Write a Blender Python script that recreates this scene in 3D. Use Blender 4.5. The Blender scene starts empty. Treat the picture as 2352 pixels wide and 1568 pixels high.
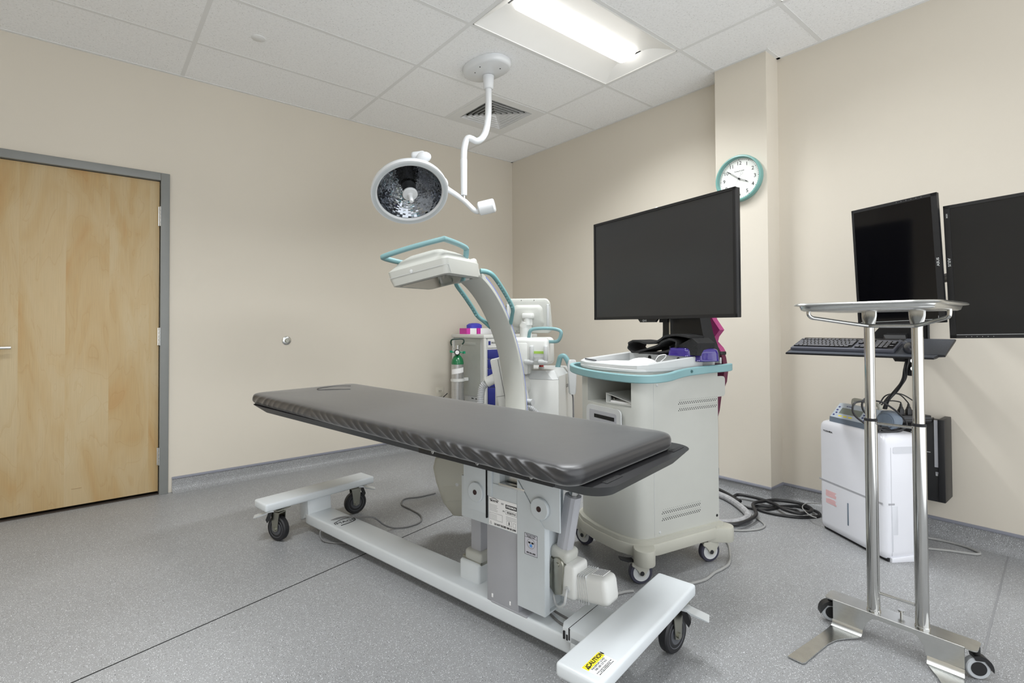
import bpy, bmesh, math, random
import numpy as np
from mathutils import Vector, Matrix
PI = math.pi
rnd = random.Random(7)
SC = bpy.context.scene
COL = SC.collection
V3 = Vector

# ------------------------------------------------------------------ camera
cam_d = bpy.data.cameras.new('camera'); cam = bpy.data.objects.new('camera', cam_d); COL.objects.link(cam); SC.camera = cam
_yaw, _pitch, _roll = 0.888741, 0.016272, -0.004406
_f = V3((math.cos(_yaw) * math.cos(_pitch), math.sin(_yaw) * math.cos(_pitch), math.sin(_pitch)))
_r = V3((math.sin(_yaw), -math.cos(_yaw), 0)); _u = _r.cross(_f)
_r2 = _r * math.cos(_roll) + _u * math.sin(_roll); _u2 = -_r * math.sin(_roll) + _u * math.cos(_roll)
_m = Matrix((_r2, _u2, -_f)).transposed().to_4x4(); _m.translation = V3((-3.5427, -4.1796, 1.1365))
cam.matrix_world = _m
cam_d.sensor_width = 36; cam_d.lens = 1169.49 / 2352 * 36
cam_d.shift_x = 22.81 / 2352; cam_d.shift_y = -55.34 / 2352
cam_d.clip_start = 0.05; cam_d.clip_end = 60

# ------------------------------------------------------------------ world, exposure
w = bpy.data.worlds.new('world'); SC.world = w; w.use_nodes = True
w.node_tree.nodes['Background'].inputs[0].default_value = (0.95, 0.975, 1.0, 1)
w.node_tree.nodes['Background'].inputs[1].default_value = 1.35
SC.view_settings.view_transform = 'Standard'; SC.view_settings.look = 'None'
SC.view_settings.exposure = 0.74; SC.view_settings.gamma = 1.0; SC.view_settings.use_curve_mapping = False
SC.cycles.use_denoising = True
SC.cycles.max_bounces = 10; SC.cycles.diffuse_bounces = 6; SC.cycles.glossy_bounces = 5
SC.cycles.sample_clamp_indirect = 6.0
LAMP_W = 12.0            # watts of each troffer's lamp
H = 2.897                # ceiling height

# ------------------------------------------------------------------ materials
def s2l(c):
    return tuple(((x / 255) / 12.92 if x / 255 <= 0.04045 else ((x / 255 + 0.055) / 1.055) ** 2.4) for x in c)
MATS = {}
def mat(name, rgb, rough=0.5, metal=0.0, var=0.03, nscale=12.0, bump=0.0, bscale=60.0, spec=0.5, coat=0.0, stretch=None, emit=None, estr=0.0, trans=0.0):
    if name in MATS: return MATS[name]
    m = bpy.data.materials.new(name); m.use_nodes = True; nt = m.node_tree; N = nt.nodes; L = nt.links
    b = N['Principled BSDF']; c = s2l(rgb)
    b.inputs['Roughness'].default_value = rough; b.inputs['Metallic'].default_value = metal
    b.inputs['Specular IOR Level'].default_value = spec; b.inputs['Coat Weight'].default_value = coat
    if name == 'black vinyl cover': b.inputs['Coat Roughness'].default_value = .42
    if trans: b.inputs['Transmission Weight'].default_value = trans
    tc = N.new('ShaderNodeTexCoord'); mp = N.new('ShaderNodeMapping'); L.new(tc.outputs['Object'], mp.inputs[0])
    if stretch: mp.inputs['Scale'].default_value = stretch
    nz = N.new('ShaderNodeTexNoise'); nz.inputs['Scale'].default_value = nscale; nz.inputs['Detail'].default_value = 3
    L.new(mp.outputs[0], nz.inputs['Vector'])
    cr = N.new('ShaderNodeValToRGB')
    cr.color_ramp.elements[0].color = tuple(x * (1 - var) for x in c) + (1,); cr.color_ramp.elements[0].position = .3
    cr.color_ramp.elements[1].color = tuple(min(1, x * (1 + var)) for x in c) + (1,); cr.color_ramp.elements[1].position = .7
    L.new(nz.outputs['Fac'], cr.inputs[0]); L.new(cr.outputs[0], b.inputs['Base Color'])
    if bump:
        n2 = N.new('ShaderNodeTexNoise'); n2.inputs['Scale'].default_value = bscale; n2.inputs['Detail'].default_value = 4
        L.new(mp.outputs[0], n2.inputs['Vector'])
        bp = N.new('ShaderNodeBump'); bp.inputs['Strength'].default_value = bump; bp.inputs['Distance'].default_value = .004
        L.new(n2.outputs['Fac'], bp.inputs['Height']); L.new(bp.outputs[0], b.inputs['Normal'])
    if emit:
        b.inputs['Emission Color'].default_value = s2l(emit) + (1,); b.inputs['Emission Strength'].default_value = estr
    MATS[name] = m
    return m

def floor_mat():
    m = bpy.data.materials.new('flecked vinyl'); m.use_nodes = True; nt = m.node_tree; N = nt.nodes; L = nt.links
    b = N['Principled BSDF']; b.inputs['Roughness'].default_value = .42; b.inputs['Specular IOR Level'].default_value = .42
    tc = N.new('ShaderNodeTexCoord')
    base = N.new('ShaderNodeTexNoise'); base.inputs['Scale'].default_value = 1.1; base.inputs['Detail'].default_value = 5
    L.new(tc.outputs['Object'], base.inputs['Vector'])
    cr = N.new('ShaderNodeValToRGB'); a = s2l((134, 135, 136)); c = s2l((143, 144, 145))
    cr.color_ramp.elements[0].color = a + (1,); cr.color_ramp.elements[0].position = .35
    cr.color_ramp.elements[1].color = c + (1,); cr.color_ramp.elements[1].position = .65
    L.new(base.outputs['Fac'], cr.inputs[0])
    last = cr.outputs[0]
    gr = N.new('ShaderNodeTexNoise'); gr.inputs['Scale'].default_value = 320; gr.inputs['Detail'].default_value = 2
    L.new(tc.outputs['Object'], gr.inputs['Vector'])
    mg = N.new('ShaderNodeMix'); mg.data_type = 'RGBA'; mg.blend_type = 'OVERLAY'; mg.inputs[0].default_value = .22
    L.new(last, mg.inputs[6]); L.new(gr.outputs['Fac'], mg.inputs[7]); last = mg.outputs[2]
    for sc, th, dens, colr, off in ((210, .16, .68, (226, 228, 232), 0), (150, .14, .80, (60, 60, 62), 3.3), (300, .20, .60, (182, 184, 188), 7.1)):
        mp = N.new('ShaderNodeMapping'); mp.inputs['Location'].default_value = (off, off * 2, 0); L.new(tc.outputs['Object'], mp.inputs[0])
        vo = N.new('ShaderNodeTexVoronoi'); vo.inputs['Scale'].default_value = sc; L.new(mp.outputs[0], vo.inputs['Vector'])
        lt = N.new('ShaderNodeMath'); lt.operation = 'LESS_THAN'; lt.inputs[1].default_value = th * 1.6; L.new(vo.outputs['Distance'], lt.inputs[0])
        sp = N.new('ShaderNodeSeparateColor'); L.new(vo.outputs['Color'], sp.inputs[0])
        gt = N.new('ShaderNodeMath'); gt.operation = 'GREATER_THAN'; gt.inputs[1].default_value = dens; L.new(sp.outputs[0], gt.inputs[0])
        mu = N.new('ShaderNodeMath'); mu.operation = 'MULTIPLY'; L.new(lt.outputs[0], mu.inputs[0]); L.new(gt.outputs[0], mu.inputs[1])
        mx = N.new('ShaderNodeMix'); mx.data_type = 'RGBA'; L.new(mu.outputs[0], mx.inputs[0]); L.new(last, mx.inputs[6])
        mx.inputs[7].default_value = s2l(colr) + (1,); last = mx.outputs[2]
    L.new(last, b.inputs['Base Color'])
    bp = N.new('ShaderNodeBump'); bp.inputs['Strength'].default_value = .12; bp.inputs['Distance'].default_value = .002
    L.new(gr.outputs['Fac'], bp.inputs['Height']); L.new(bp.outputs[0], b.inputs['Normal'])
    MATS['floor'] = m; return m

def ceil_mat():
    m = bpy.data.materials.new('mineral tile'); m.use_nodes = True; nt = m.node_tree; N = nt.nodes; L = nt.links
    b = N['Principled BSDF']; b.inputs['Roughness'].default_value = .9; b.inputs['Specular IOR Level'].default_value = .1
    tc = N.new('ShaderNodeTexCoord')
    nz = N.new('ShaderNodeTexNoise'); nz.inputs['Scale'].default_value = 90; nz.inputs['Detail'].default_value = 5; L.new(tc.outputs['Object'], nz.inputs['Vector'])
    cr = N.new('ShaderNodeValToRGB'); cr.color_ramp.elements[0].position = .35; cr.color_ramp.elements[1].position = .55
    cr.color_ramp.elements[0].color = s2l((240, 241, 242)) + (1,); cr.color_ramp.elements[1].color = s2l((248, 249, 250)) + (1,)
    L.new(nz.outputs['Fac'], cr.inputs[0])
    vo = N.new('ShaderNodeTexVoronoi'); vo.inputs['Scale'].default_value = 85; L.new(tc.outputs['Object'], vo.inputs['Vector'])
    lt = N.new('ShaderNodeMath'); lt.operation = 'LESS_THAN'; lt.inputs[1].default_value = .17; L.new(vo.outputs['Distance'], lt.inputs[0])
    sp = N.new('ShaderNodeSeparateColor'); L.new(vo.outputs['Color'], sp.inputs[0])
    gt = N.new('ShaderNodeMath'); gt.operation = 'GREATER_THAN'; gt.inputs[1].default_value = .72; L.new(sp.outputs[0], gt.inputs[0])
    mu = N.new('ShaderNodeMath'); mu.operation = 'MULTIPLY'; L.new(lt.outputs[0], mu.inputs[0]); L.new(gt.outputs[0], mu.inputs[1])
    mx = N.new('ShaderNodeMix'); mx.data_type = 'RGBA'; L.new(mu.outputs[0], mx.inputs[0]); L.new(cr.outputs[0], mx.inputs[6]); mx.inputs[7].default_value = s2l((190, 190, 188)) + (1,)
    L.new(mx.outputs[2], b.inputs['Base Color'])
    bp = N.new('ShaderNodeBump'); bp.inputs['Strength'].default_value = .5; bp.inputs['Distance'].default_value = .003
    L.new(nz.outputs['Fac'], bp.inputs['Height']); L.new(bp.outputs[0], b.inputs['Normal'])
    MATS['ceiling'] = m; return m

def wood_mat():
    m = bpy.data.materials.new('maple veneer'); m.use_nodes = True; nt = m.node_tree; N = nt.nodes; L = nt.links
    b = N['Principled BSDF']; b.inputs['Roughness'].default_value = .55; b.inputs['Specular IOR Level'].default_value = .3
    tc = N.new('ShaderNodeTexCoord'); sx = N.new('ShaderNodeSeparateXYZ'); L.new(tc.outputs['Object'], sx.inputs[0])
    # veneer leaf index: 0.30 m wide flitches
    dv = N.new('ShaderNodeMath'); dv.operation = 'MULTIPLY'; dv.inputs[1].default_value = 1 / .215; L.new(sx.outputs[0], dv.inputs[0])
    fl = N.new('ShaderNodeMath'); fl.operation = 'FLOOR'; L.new(dv.outputs[0], fl.inputs[0])
    mu = N.new('ShaderNodeMath'); mu.operation = 'MULTIPLY'; mu.inputs[1].default_value = 3.71; L.new(fl.outputs[0], mu.inputs[0])
    cb = N.new('ShaderNodeCombineXYZ'); L.new(mu.outputs[0], cb.inputs[1]); 
    ad = N.new('ShaderNodeVectorMath'); ad.operation = 'ADD'; L.new(tc.outputs['Object'], ad.inputs[0]); L.new(cb.outputs[0], ad.inputs[1])
    mp = N.new('ShaderNodeMapping'); mp.inputs['Scale'].default_value = (3.2, 1, .85); L.new(ad.outputs[0], mp.inputs[0])
    n1 = N.new('ShaderNodeTexNoise'); n1.inputs['Scale'].default_value = 1.5; n1.inputs['Detail'].default_value = 3; n1.inputs['Distortion'].default_value = .8; L.new(mp.outputs[0], n1.inputs['Vector'])
    cr = N.new('ShaderNodeValToRGB'); e = cr.color_ramp.elements
    e[0].position = .25; e[0].color = s2l((180, 143, 94)) + (1,); e[1].position = .75; e[1].color = s2l((192, 174, 140)) + (1,)
    k = e.new(.42); k.color = s2l((184, 158, 115)) + (1,); k = e.new(.55); k.color = s2l((189, 167, 129)) + (1,)
    L.new(n1.outputs['Fac'], cr.inputs[0])
    # cathedral lines
    ml = N.new('ShaderNodeMath'); ml.operation = 'MULTIPLY'; ml.inputs[1].default_value = 9; L.new(n1.outputs['Fac'], ml.inputs[0])
    fr = N.new('ShaderNodeMath'); fr.operation = 'FRACT'; L.new(ml.outputs[0], fr.inputs[0])
    c2 = N.new('ShaderNodeValToRGB'); c2.color_ramp.elements[0].color = (.9, .84, .76, 1); c2.color_ramp.elements[1].color = (1, 1, 1, 1); c2.color_ramp.elements[1].position = .1
    L.new(fr.outputs[0], c2.inputs[0])
    mx = N.new('ShaderNodeMix'); mx.data_type = 'RGBA'; mx.blend_type = 'MULTIPLY'; mx.inputs[0].default_value = .55; L.new(cr.outputs[0], mx.inputs[6]); L.new(c2.outputs[0], mx.inputs[7])
    mp2 = N.new('ShaderNodeMapping'); mp2.inputs['Scale'].default_value = (120, 1, 3); L.new(tc.outputs['Object'], mp2.inputs[0])
    n2 = N.new('ShaderNodeTexNoise'); n2.inputs['Scale'].default_value = 2; L.new(mp2.outputs[0], n2.inputs['Vector'])
    m2 = N.new('ShaderNodeMix'); m2.data_type = 'RGBA'; m2.blend_type = 'OVERLAY'; m2.inputs[0].default_value = .12; L.new(mx.outputs[2], m2.inputs[6]); L.new(n2.outputs['Fac'], m2.inputs[7])
    L.new(m2.outputs[2], b.inputs['Base Color'])
    MATS['wood'] = m; return m

floor_mat(); ceil_mat(); wood_mat()
M_wall = mat('beige wall paint', (212, 205, 192), .75, var=.012, nscale=1.5, bump=.06, bscale=250, spec=.25)
M_grid = mat('white ceiling grid', (230, 231, 231), .6, var=.01, spec=.2)
M_base = MATS['floor']
M_cap = mat('grey vinyl cap strip', (128, 130, 140), .45)
M_frame = mat('grey painted steel', (128, 130, 128), .4, var=.02)
M_steel = mat('brushed stainless', (204, 205, 203), .24, 1.0, var=.06, nscale=30, stretch=(1, 1, 30))
M_chrome = mat('polished stainless', (186, 186, 184), .12, 1.0, var=.05, nscale=8, stretch=(40, 40, 1))
M_zinc = mat('zinc plated steel', (165, 165, 155), .3, 1.0, var=.08)
M_white = mat('white powder coat', (208, 213, 216), .35, var=.015)
M_lampw = mat('white enamel', (222, 225, 228), .22, var=.01, coat=.3)
M_pale = mat('pale grey enamel', (192, 198, 201), .38, var=.02)
M_greyp = mat('mid grey panel', (164, 165, 170), .4, var=.02)
M_cream = mat('cream plastic', (180, 181, 175), .4, var=.012)
M_cream2 = mat('warm ivory plastic', (178, 177, 166), .45, var=.015)
M_plast = mat('light grey plastic', (190, 192, 192), .42, var=.015)
M_medw = mat('medical white plastic', (214, 215, 212), .38, var=.01)
M_teal = mat('pale teal plastic', (122, 160, 164), .42, var=.02)
M_teald = mat('teal grip', (108, 152, 154), .5, var=.02)
M_blue = mat('blue stripe', (112, 128, 200), .4)
M_vinyl = mat('black vinyl cover', (26, 26, 29), .42, var=.06, nscale=6, bump=.08, bscale=18, spec=.6, coat=.35)
M_vinyl.node_tree.nodes['Principled BSDF'].inputs['Sheen Weight'].default_value = .35; M_vinyl.node_tree.nodes['Principled BSDF'].inputs['Sheen Roughness'].default_value = .35
M_blk = mat('black plastic', (20, 20, 22), .45, var=.1)
M_blks = mat('black satin laminate', (18, 18, 21), .42, var=.08, nscale=40)
M_rub = mat('black rubber', (30, 30, 33), .5, var=.1)
M_hub = mat('dark grey hub', (75, 77, 82), .5)
M_dark = mat('near black void', (8, 8, 9), .8)
M_scr = mat('matte grey screen', (36, 37, 40), .34, var=.02, spec=.75)
M_scrb = mat('glossy black screen', (6, 6, 9), .09, var=.05, spec=.5)
M_scr3 = mat('semi matte black screen', (20, 20, 21), .3, var=.05, spec=.45)
M_paper = mat('white paper', (238, 238, 238), .8, var=.01)
M_ink = mat('black ink', (25, 25, 28), .7)
M_inkg = mat('grey ink', (110, 110, 115), .7)
M_inkr = mat('faded red ink', (226, 165, 165), .7)
M_yel = mat('yellow label', (240, 222, 50), .5)
M_grn = mat('green label', (160, 196, 85), .5)
M_tank = mat('green enamel', (14, 112, 66), .2, coat=.5)
M_alu = mat('brushed aluminium', (200, 200, 200), .32, .85, var=.05, stretch=(1, 1, 20))
M_navy = mat('navy drawer plastic', (34, 42, 122), .4)
M_mag = mat('magenta label', (205, 60, 165), .5)
M_apron = mat('magenta apron vinyl', (150, 50, 105), .45, var=.08, nscale=8)
M_aprd = mat('dark plum vinyl', (88, 22, 52), .5)
M_pur = mat('purple gloss', (52, 38, 118), .12, coat=.6)
M_fab = mat('black quilted fabric', (26, 26, 27), .85, var=.25, nscale=120, bump=.5, bscale=200)
M_aqua = mat('aqua clock rim', (112, 160, 154), .3)
M_ped = mat('bright zinc pedal', (200, 204, 206), .4, .5)
M_cable = mat('grey cable', (150, 150, 148), .5)
M_cabd = mat('thin dark grey cable', (112, 112, 112), .5)
M_cabb = mat('black cable', (32, 32, 34), .4)
M_hose = mat('grey corrugated hose', (186, 188, 190), .5)
M_conduit = mat('scuffed grey hose', (160, 160, 162), .55, var=.2, nscale=40)
M_red = mat('red button', (200, 30, 25), .35)
M_redl = mat('red mouse light', (255, 60, 60), .4, emit=(255, 60, 70), estr=2.0)
M_lens = mat('lit lamp diffuser', (255, 255, 255), .5, emit=(255, 252, 246), estr=2.4)
M_refl = mat('white troffer enamel', (244, 244, 242), .45, var=.005, spec=.3)
M_lcd = mat('grey green lcd', (120, 128, 120), .25)
M_pump = mat('pale blue grey plastic', (190, 200, 210), .4)
M_pumpd = mat('slate plastic', (110, 122, 136), .45)
M_navyk = mat('navy key', (50, 60, 120), .5)
M_frost = mat('white gloss appliance', (224, 225, 231), .28, var=.006, coat=.2)
M_kbd = mat('charcoal keyboard', (82, 84, 94), .5)
M_key = mat('black keys', (14, 14, 18), .5)
M_keyt = mat('grey key tops', (104, 106, 114), .35)  # key tops coloured paler than the key bodies
M_pad = mat('speckled slate pad', (66, 70, 78), .6, var=.15, nscale=200)

# ------------------------------------------------------------------ mesh building
def rotz(a): return Matrix.Rotation(a, 4, 'Z')
def T(x, y, z): return Matrix.Translation((x, y, z))
def frame(o, x, y, z):
    m = Matrix((V3(x), V3(y), V3(z))).transposed().to_4x4(); m.translation = V3(o); return m
def smooth_path(pts, n=6):
    P = [V3(p) for p in pts]
    if len(P) < 3: return P
    out = []
    for i in range(len(P) - 1):
        p0 = P[i - 1] if i else P[0] * 2 - P[1]; p1 = P[i]; p2 = P[i + 1]; p3 = P[i + 2] if i + 2 < len(P) else P[-1] * 2 - P[-2]
        for k in range(n):
            t = k / n
            out.append(.5 * ((2 * p1) + (p2 - p0) * t + (2 * p0 - 5 * p1 + 4 * p2 - p3) * t * t + (3 * p1 - p0 - 3 * p2 + p3) * t ** 3))
    out.append(P[-1]); return out

class B:
    def __init__(s): s.bm = bmesh.new(); s.m = 0
    def _fin(s, vs, M):
        if M is not None: bmesh.ops.transform(s.bm, matrix=M, verts=vs)
    def box(s, c, d, M=None, bev=0.0, seg=2):
        r = bmesh.ops.create_cube(s.bm, size=1); vs = r['verts']
        for v in vs: v.co = V3((v.co.x * d[0] + c[0], v.co.y * d[1] + c[1], v.co.z * d[2] + c[2]))
        fs = set(f for v in vs for f in v.link_faces)
        if bev:
            es = list(set(e for v in vs for e in v.link_edges))
            r2 = bmesh.ops.bevel(s.bm, geom=es, offset=min(bev, min(d) * .49), segments=seg, affect='EDGES', profile=.5)
            fs = set(f for f in s.bm.faces if f.is_valid and (f in r2['faces'] or f in fs)); vs = list(set(v for f in fs for v in f.verts))
        for f in fs: f.material_index = s.m
        s._fin(vs, M); return s
    def bx(s, x0, x1, y0, y1, z0, z1, M=None, bev=0.0, seg=2):
        return s.box(((x0 + x1) / 2, (y0 + y1) / 2, (z0 + z1) / 2), (abs(x1 - x0), abs(y1 - y0), abs(z1 - z0)), M, bev, seg)
    def rings(s, R, closed=True, cap0=True, cap1=True, M=None):
        allv = []
        for ring in R: allv.append([s.bm.verts.new(V3(p)) for p in ring])
        n = len(R[0])
        for a, b in zip(allv, allv[1:]):
            for i in range(n if closed else n - 1):
                f = s.bm.faces.new((a[i], a[(i + 1) % n], b[(i + 1) % n], b[i])); f.material_index = s.m
        if cap0 and n > 2:
            f = s.bm.faces.new(list(reversed(allv[0]))); f.material_index = s.m
        if cap1 and n > 2:
            f = s.bm.faces.new(allv[-1]); f.material_index = s.m
        s._fin([v for r in allv for v in r], M); return s
    def lathe(s, prof, M=None, seg=28, cap0=True, cap1=True):
        R = [[(r * math.cos(2 * PI * k / seg), r * math.sin(2 * PI * k / seg), z) for k in range(seg)] for r, z in prof]
        return s.rings(R, True, cap0, cap1, M)
    def cyl(s, p0, p1, r0, r1=None, seg=20, bev=0.0, M=None):
        p0 = V3(p0); p1 = V3(p1); r1 = r0 if r1 is None else r1; d = p1 - p0; h = d.length
        q = d.to_track_quat('Z', 'Y').to_matrix().to_4x4(); q.translation = p0
        if M is not None: q = M @ q
        if bev: prof = [(r0 - bev, 0), (r0, bev), (r1, h - bev), (r1 - bev, h)]
        else: prof = [(r0, 0), (r1, h)]
        return s.lathe(prof, q, seg)
    def tube(s, pts, r, seg=10, sm=0, closed=False, M=None):
        P = smooth_path(pts, sm) if sm else [V3(p) for p in pts]
        return s.sweep(P, [(r * math.cos(2 * PI * k / seg), r * math.sin(2 * PI * k / seg)) for k in range(seg)], closed=closed, M=M)
    def sweep(s, pts, prof, up=None, closed=False, M=None, scale=None):
        P = [V3(p) for p in pts]; n = len(P); R = []; nrm = None
        for i in range(n):
            if closed: t = (P[(i + 1) % n] - P[i - 1]).normalized()
            else: t = (P[min(i + 1, n - 1)] - P[max(i - 1, 0)]).normalized()
            if up is not None:
                u = V3(up); a = t.cross(u)
                if a.length < 1e-4: a = V3((1, 0, 0))
                a.normalize(); b_ = a.cross(t).normalized()
            else:
                if nrm is None:
                    nrm = V3((0, 0, 1)) if abs(t.z) < .9 else V3((1, 0, 0))
                nrm = (nrm - t * nrm.dot(t)).normalized(); b_ = nrm; a = t.cross(b_).normalized()
            k = scale(i / (n - 1)) if scale else 1
            # miter
            f = 1.0
            if 0 < i < n - 1 or closed:
                t1 = (P[i] - P[i - 1]).normalized(); c = max(.5, t1.dot(t)); f = 1 / c
            if f > 1.001 and up is not None:
                R.append([P[i] + a * (x * f * k) + b_ * (y * k) for x, y in prof])
            else: R.append([P[i] + a * (x * k) + b_ * (y * k) for x, y in prof])
        if closed: R.append(R[0]); return s.rings(R, True, False, False, M)
        return s.rings(R, True, True, True, M)
    def prism(s, poly, z0, z1, M=None, bev=0.0, top=None):
        vs0 = [s.bm.verts.new((x, y, z0)) for x, y in poly]; vs1 = [s.bm.verts.new((x, y, z1)) for x, y in (top or poly)]
        n = len(poly); fs = [s.bm.faces.new(list(reversed(vs0))), s.bm.faces.new(vs1)]
        for i in range(n): fs.append(s.bm.faces.new((vs0[i], vs0[(i + 1) % n], vs1[(i + 1) % n], vs1[i])))
        for f in fs: f.material_index = s.m
        vs = vs0 + vs1
        if bev:
            es = list(set(e for f in fs[:2] for e in f.edges))
            r2 = bmesh.ops.bevel(s.bm, geom=es, offset=bev, segments=2, affect='EDGES', profile=.5)
            for f in r2['faces']: f.material_index = s.m
            vs = list(set(v for f in list(fs) + list(r2['faces']) if f.is_valid for v in f.verts))
        s._fin(vs, M); return s
    def ball(s, c, r, M=None, u=20, v=12):
        r3 = r if isinstance(r, (tuple, list)) else (r, r, r)
        q = bmesh.ops.create_uvsphere(s.bm, u_segments=u, v_segments=v, radius=1); vs = q['verts']
        for x in vs: x.co = V3((x.co.x * r3[0] + c[0], x.co.y * r3[1] + c[1], x.co.z * r3[2] + c[2]))
        for f in set(f for x in vs for f in x.link_faces): f.material_index = s.m
        s._fin(vs, M); return s
    def quad(s, a, b, c, d):
        f = s.bm.faces.new([s.bm.verts.new(V3(p)) for p in (a, b, c, d)]); f.material_index = s.m; return s
    def obj(s, name, mats, parent=None, world=False, ang=35, sub=0):
        bmesh.ops.recalc_face_normals(s.bm, faces=s.bm.faces)
        me = bpy.data.meshes.new(name); s.bm.to_mesh(me); s.bm.free()
        if not isinstance(mats, (list, tuple)): mats = [mats]
        for m in mats: me.materials.append(m)
        for p in me.polygons: p.use_smooth = True
        me.set_sharp_from_angle(angle=math.radians(ang))
        o = bpy.data.objects.new(name, me); COL.objects.link(o)
        if parent is not None:
            o.parent = parent
            if world:
                me.transform(wm(parent).inverted())
        if sub:
            md = o.modifiers.new('s', 'SUBSURF'); md.levels = sub; md.render_levels = sub
        return o
def wm(o):
    m = o.matrix_basis.copy()
    while o.parent is not None: o = o.parent; m = o.matrix_basis @ m
    return m
def thing(name, label, cat, loc=(0, 0, 0), rz=0.0, group=None, M=None):
    o = bpy.data.objects.new(name, None); COL.objects.link(o); o.empty_display_size = .1
    if M is not None: o.matrix_basis = M
    else: o.location = loc; o.rotation_euler = (0, 0, rz)
    o['label'] = label; o['category'] = cat
    if M is None: o.matrix_basis = T(*loc) @ rotz(rz)
    if group: o['group'] = group
    return o
def tag(o, label, cat, group=None):
    o['label'] = label; o['category'] = cat
    if group: o['group'] = group
    return o
def struct(o): o['kind'] = 'structure'; return o
def text(name, s, size, M, m, parent, depth=.0004, world=False, ax='CENTER', bold=0.0, lines=1.0, sx=1.0):
    cu = bpy.data.curves.new('t', 'FONT'); cu.body = s; cu.size = size; cu.align_x = ax; cu.align_y = 'CENTER'; cu.extrude = depth; cu.offset = bold
    cu.space_line = lines; cu.resolution_u = 3
    o = bpy.data.objects.new('t', cu); COL.objects.link(o)
    dg = bpy.context.evaluated_depsgraph_get(); dg.update()
    me = bpy.data.meshes.new_from_object(o.evaluated_get(dg)); bpy.data.objects.remove(o); bpy.data.curves.remove(cu)
    me.name = name; me.transform(M @ Matrix.Diagonal((sx, 1, 1, 1))); me.materials.clear(); me.materials.append(m)
    if world and parent is not None: me.transform(wm(parent).inverted())
    o = bpy.data.objects.new(name, me); COL.objects.link(o); o.parent = parent
    return o
def arc(cx, cy, r, a0, a1, n=8):
    return [(cx + r * math.cos(math.radians(a0 + (a1 - a0) * k / n)), cy + r * math.sin(math.radians(a0 + (a1 - a0) * k / n))) for k in range(n + 1)]
def rrect(x0, x1, y0, y1, r, n=5):
    return arc(x1 - r, y0 + r, r, -90, 0, n) + arc(x1 - r, y1 - r, r, 0, 90, n) + arc(x0 + r, y1 - r, r, 90, 180, n) + arc(x0 + r, y0 + r, r, 180, 270, n)
# ================================================================== ROOM
XL, YF = -5.35, -5.5
NW = 0.12
struct(B().bx(XL, 0, YF, 0, -.12, 0).obj('floor', MATS['floor']))
# back wall (y=0) with door opening, right wall (x=0), unseen left wall; front wall omitted to let ambient world light in
DX0, DX1, DH = -4.07, -3.165, 2.14
b = B(); b.bx(DX1 + .03, NW, 0, NW, 0, H + .15); b.bx(XL, DX0 - .03, 0, NW, 0, H + .15); b.bx(DX0 - .03, DX1 + .03, 0, NW, DH + .03, H + .15)
struct(b.obj('wall_back', M_wall))
struct(B().bx(0, NW, YF, 0, 0, H + .15).obj('wall_right', M_wall))
struct(B().bx(XL - NW, XL, YF, NW, 0, H + .15).obj('wall_left', M_wall))
PX, PY0, PY1 = -.171, -2.731, -2.387
struct(B().bx(PX, 0, PY0, PY1, 0, H + .05).obj('wall_column', M_wall))
# cove base: flooring turned up the wall, with a cap strip
def cove(path, name, cap=True):
    prof = [(0, 0), (.052, 0), (.036, .004), (.018, .013), (.008, .028), (.005, .05), (.005, .088), (0, .088)]
    b = B(); P = [V3(p) for p in path]
    b.sweep(P, prof, up=(0, 0, 1)); o = struct(b.obj(name, M_base, ang=50))
    b = B(); b.sweep(P, [(0, .088), (.009, .088), (.010, .094), (.006, .103), (0, .103)], up=(0, 0, 1)); c = b.obj('cap_strip', M_cap, o, ang=50)
    return o
cove([(-3.09, 0, 0), (-.052, 0, 0)], 'baseboard_back')
cove([(0, -.004, 0), (0, PY1 + .05, 0)], 'baseboard_corner')
cove([(0, PY0, 0), (0, YF, 0)], 'baseboard_right')
cove([(0, PY1, 0), (PX, PY1, 0), (PX, PY0, 0), (0, PY0, 0)], 'baseboard_column')
# floor weld seams
b = B(); b.sweep([(-4.6, -2.28, .0006), (-2.40, -1.74, .0006), (-1.2, -1.45, .0006)], [(-.0022, -.0004), (.0022, -.0004), (.0022, .0004), (-.0022, .0004)], up=(0, 0, 1))
struct(b.obj('trim_1', M_dark))
b = B(); b.sweep([(-.05, -3.79, .0006), (-2.4, -3.91, .0006)], [(-.003, -.0004), (.003, -.0004), (.003, .0005), (-.003, .0005)], up=(0, 0, 1))
struct(b.obj('trim_2', mat('grey weld bead', (128, 129, 131), .5)))

# ---- door
door = struct(B().bx(DX0 + .004, DX1 - .004, .006, .05, .022, DH - .004, bev=.002).obj('door_1', MATS['wood']))
b = B(); j = .052
for x0, x1, z0, z1 in ((DX1, DX1 + j, 0, DH + j), (DX0 - j, DX0, 0, DH + j), (DX0, DX1, DH, DH + j)):
    b.bx(x0, x1, -.022, .09, z0, z1, bev=.003)
b.bx(DX1 - .001, DX1 + .018, .052, .11, 0, DH); b.bx(DX0 - .018, DX0 + .001, .052, .11, 0, DH)
b.obj('door_frame', M_frame, door)
B().bx(DX0, DX1, .1, .115, -.01, DH).obj('door_backing', M_dark, door)
B().bx(DX0, DX1, -.005, .09, -.01, .004).obj('door_threshold', mat('dark brown threshold', (70, 62, 56), .5), door)
for z0, z1 in ((1.827, 1.962), (1.012, 1.134), (.199, .32)):
    b = B()
    for k in range(5): b.cyl((DX1, -.012, z0 + (z1 - z0) * k / 5 + .001), (DX1, -.012, z0 + (z1 - z0) * (k + 1) / 5 - .001), .0075, seg=14)
    b.bx(DX1 - .012, DX1 + .012, -.006, .004, z0 + .002, z1 - .002); b.obj('hinge', M_steel, door)
b = B(); hx = -4.0
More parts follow.
